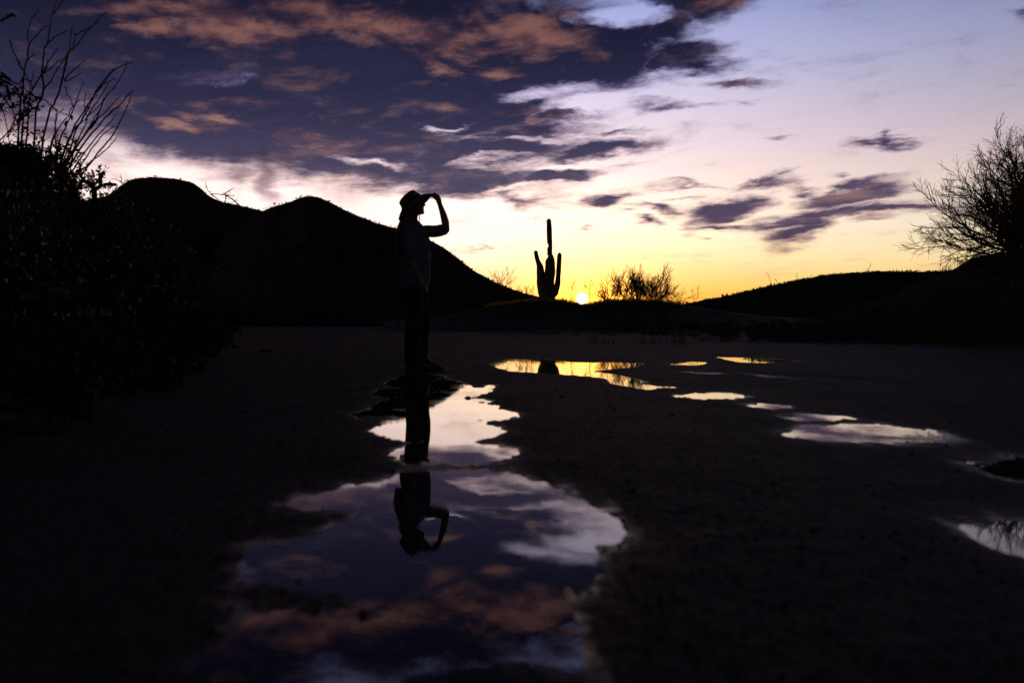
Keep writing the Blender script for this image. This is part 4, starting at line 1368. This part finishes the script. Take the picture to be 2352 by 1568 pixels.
    hair = remesh(g, 'hair', M['hair'], root, 0.007, 1)
    for pts in ([(-.035, -.060, 1.60), (-.022, -.052, 1.54), (-.022, -.060, 1.49), (-.018, -.075, 1.44), (-.010, -.085, 1.37)], [(-.040, -.062, 1.60), (-.030, -.058, 1.53), (-.034, -.070, 1.47), (-.03, -.095, 1.41)],
                [(-.03, .060, 1.60), (-.014, .052, 1.54), (-.006, .058, 1.49), (-.012, .072, 1.44)], [(-.03, -.055, 1.59), (-.008, -.05, 1.54), (-.002, -.055, 1.50), (-.014, -.065, 1.455)]):
        s_ = Geo()
        s_.tube(pts, [.006, .0045, .0035, .002, .0015][:len(pts)], 6)
        o = mesh_obj('lock', np.concatenate(s_.v), s_.f, M['hair'], None)
        o.parent = hair

    # ---- hat, tipped back
    th = math.radians(38.4)
    e1 = np.array([math.cos(th), 0, math.sin(th)])
    e2 = np.array([-math.sin(th), 0, math.cos(th)])
    ey = np.array([0, 1.0, 0])
    C0 = np.array([-.050, 0, 1.610])
    def hp(a, y, u):
        return tuple(C0 + e1 * a + ey * y + e2 * u)
    g = Geo()
    rings = []
    N = 48
    # outside: brim edge -> crown -> top, then inside back to the edge
    outer = [(1.00, 'b'), (.96, 'b'), (.82, 'b'), (.66, 'b'), (.55, 'b')]
    def brim(f, t, off):
        rx = .207 if math.cos(t) > 0 else .206
        a = rx * f * math.cos(t) + .002
        y = .192 * f * math.sin(t)
        u = .056 * (1 - ((f - .55) / .45) ** 1.6) + .004 * math.cos(2 * t) * f
        return hp(a, y, u - off)
    for f, _ in outer:
        rings.append([brim(f, 2 * math.pi * k / N, 0) for k in range(N)])
    for h, sc in ((.062, .995), (.085, .975), (.110, .945), (.130, .90), (.143, .83), (.149, .70), (.1495, .5), (.145, .28), (.141, .06)):
        r = []
        for k in range(N):
            t = 2 * math.pi * k / N
            a = .110 * sc * math.cos(t) + .002
            y = .090 * sc * math.sin(t)
            pinch = 1 - 0.30 * math.exp(-((a - .075) / .05) ** 2) * (h - .055) / .1
            u = h
            if h > .135:
                u -= .018 * math.exp(-(y / .022) ** 2) * (1 if abs(a) < .09 else .4) - .006 * math.cos(t)
            r.append(hp(a, y * pinch, u))
        rings.append(r)
    for h, sc in ((.136, .06), (.138, .5), (.130, .80), (.10, .90), (.055, .955)):
        rings.append([hp(.110 * sc * math.cos(2 * math.pi * k / N) + .002, .088 * sc * math.sin(2 * math.pi * k / N), h - .004) for k in range(N)])
    for f in (.66, .82, .96, 1.0):
        rings.append([brim(f, 2 * math.pi * k / N, .0045) for k in range(N)])
    vs = [p for r in rings for p in r]
    fs = []
    nr = len(rings)
    for i in range(nr):
        i2 = (i + 1) % nr
        for k in range(N):
            k2 = (k + 1) % N
            fs.append((i * N + k, i * N + k2, i2 * N + k2, i2 * N + k))
    hat = mesh_obj('hat', vs, fs, M['felt'], None)
    hat.parent = root
    rb = []
    for h, s1 in ((.058, 1.012), (.058, 1.03), (.082, 1.012), (.082, .985)):
        rb.append([hp(.110 * s1 * math.cos(2 * math.pi * k / N) + .002, .090 * s1 * math.sin(2 * math.pi * k / N), h) for k in range(N)])
    vs = [p for r in rb for p in r]
    fs = [(i * N + k, i * N + (k + 1) % N, ((i + 1) % 4) * N + (k + 1) % N, ((i + 1) % 4) * N + k) for i in range(4) for k in range(N)]
    band = mesh_obj('hat_band', vs, fs, M['band'], None)
    band.parent = hat
build_person()
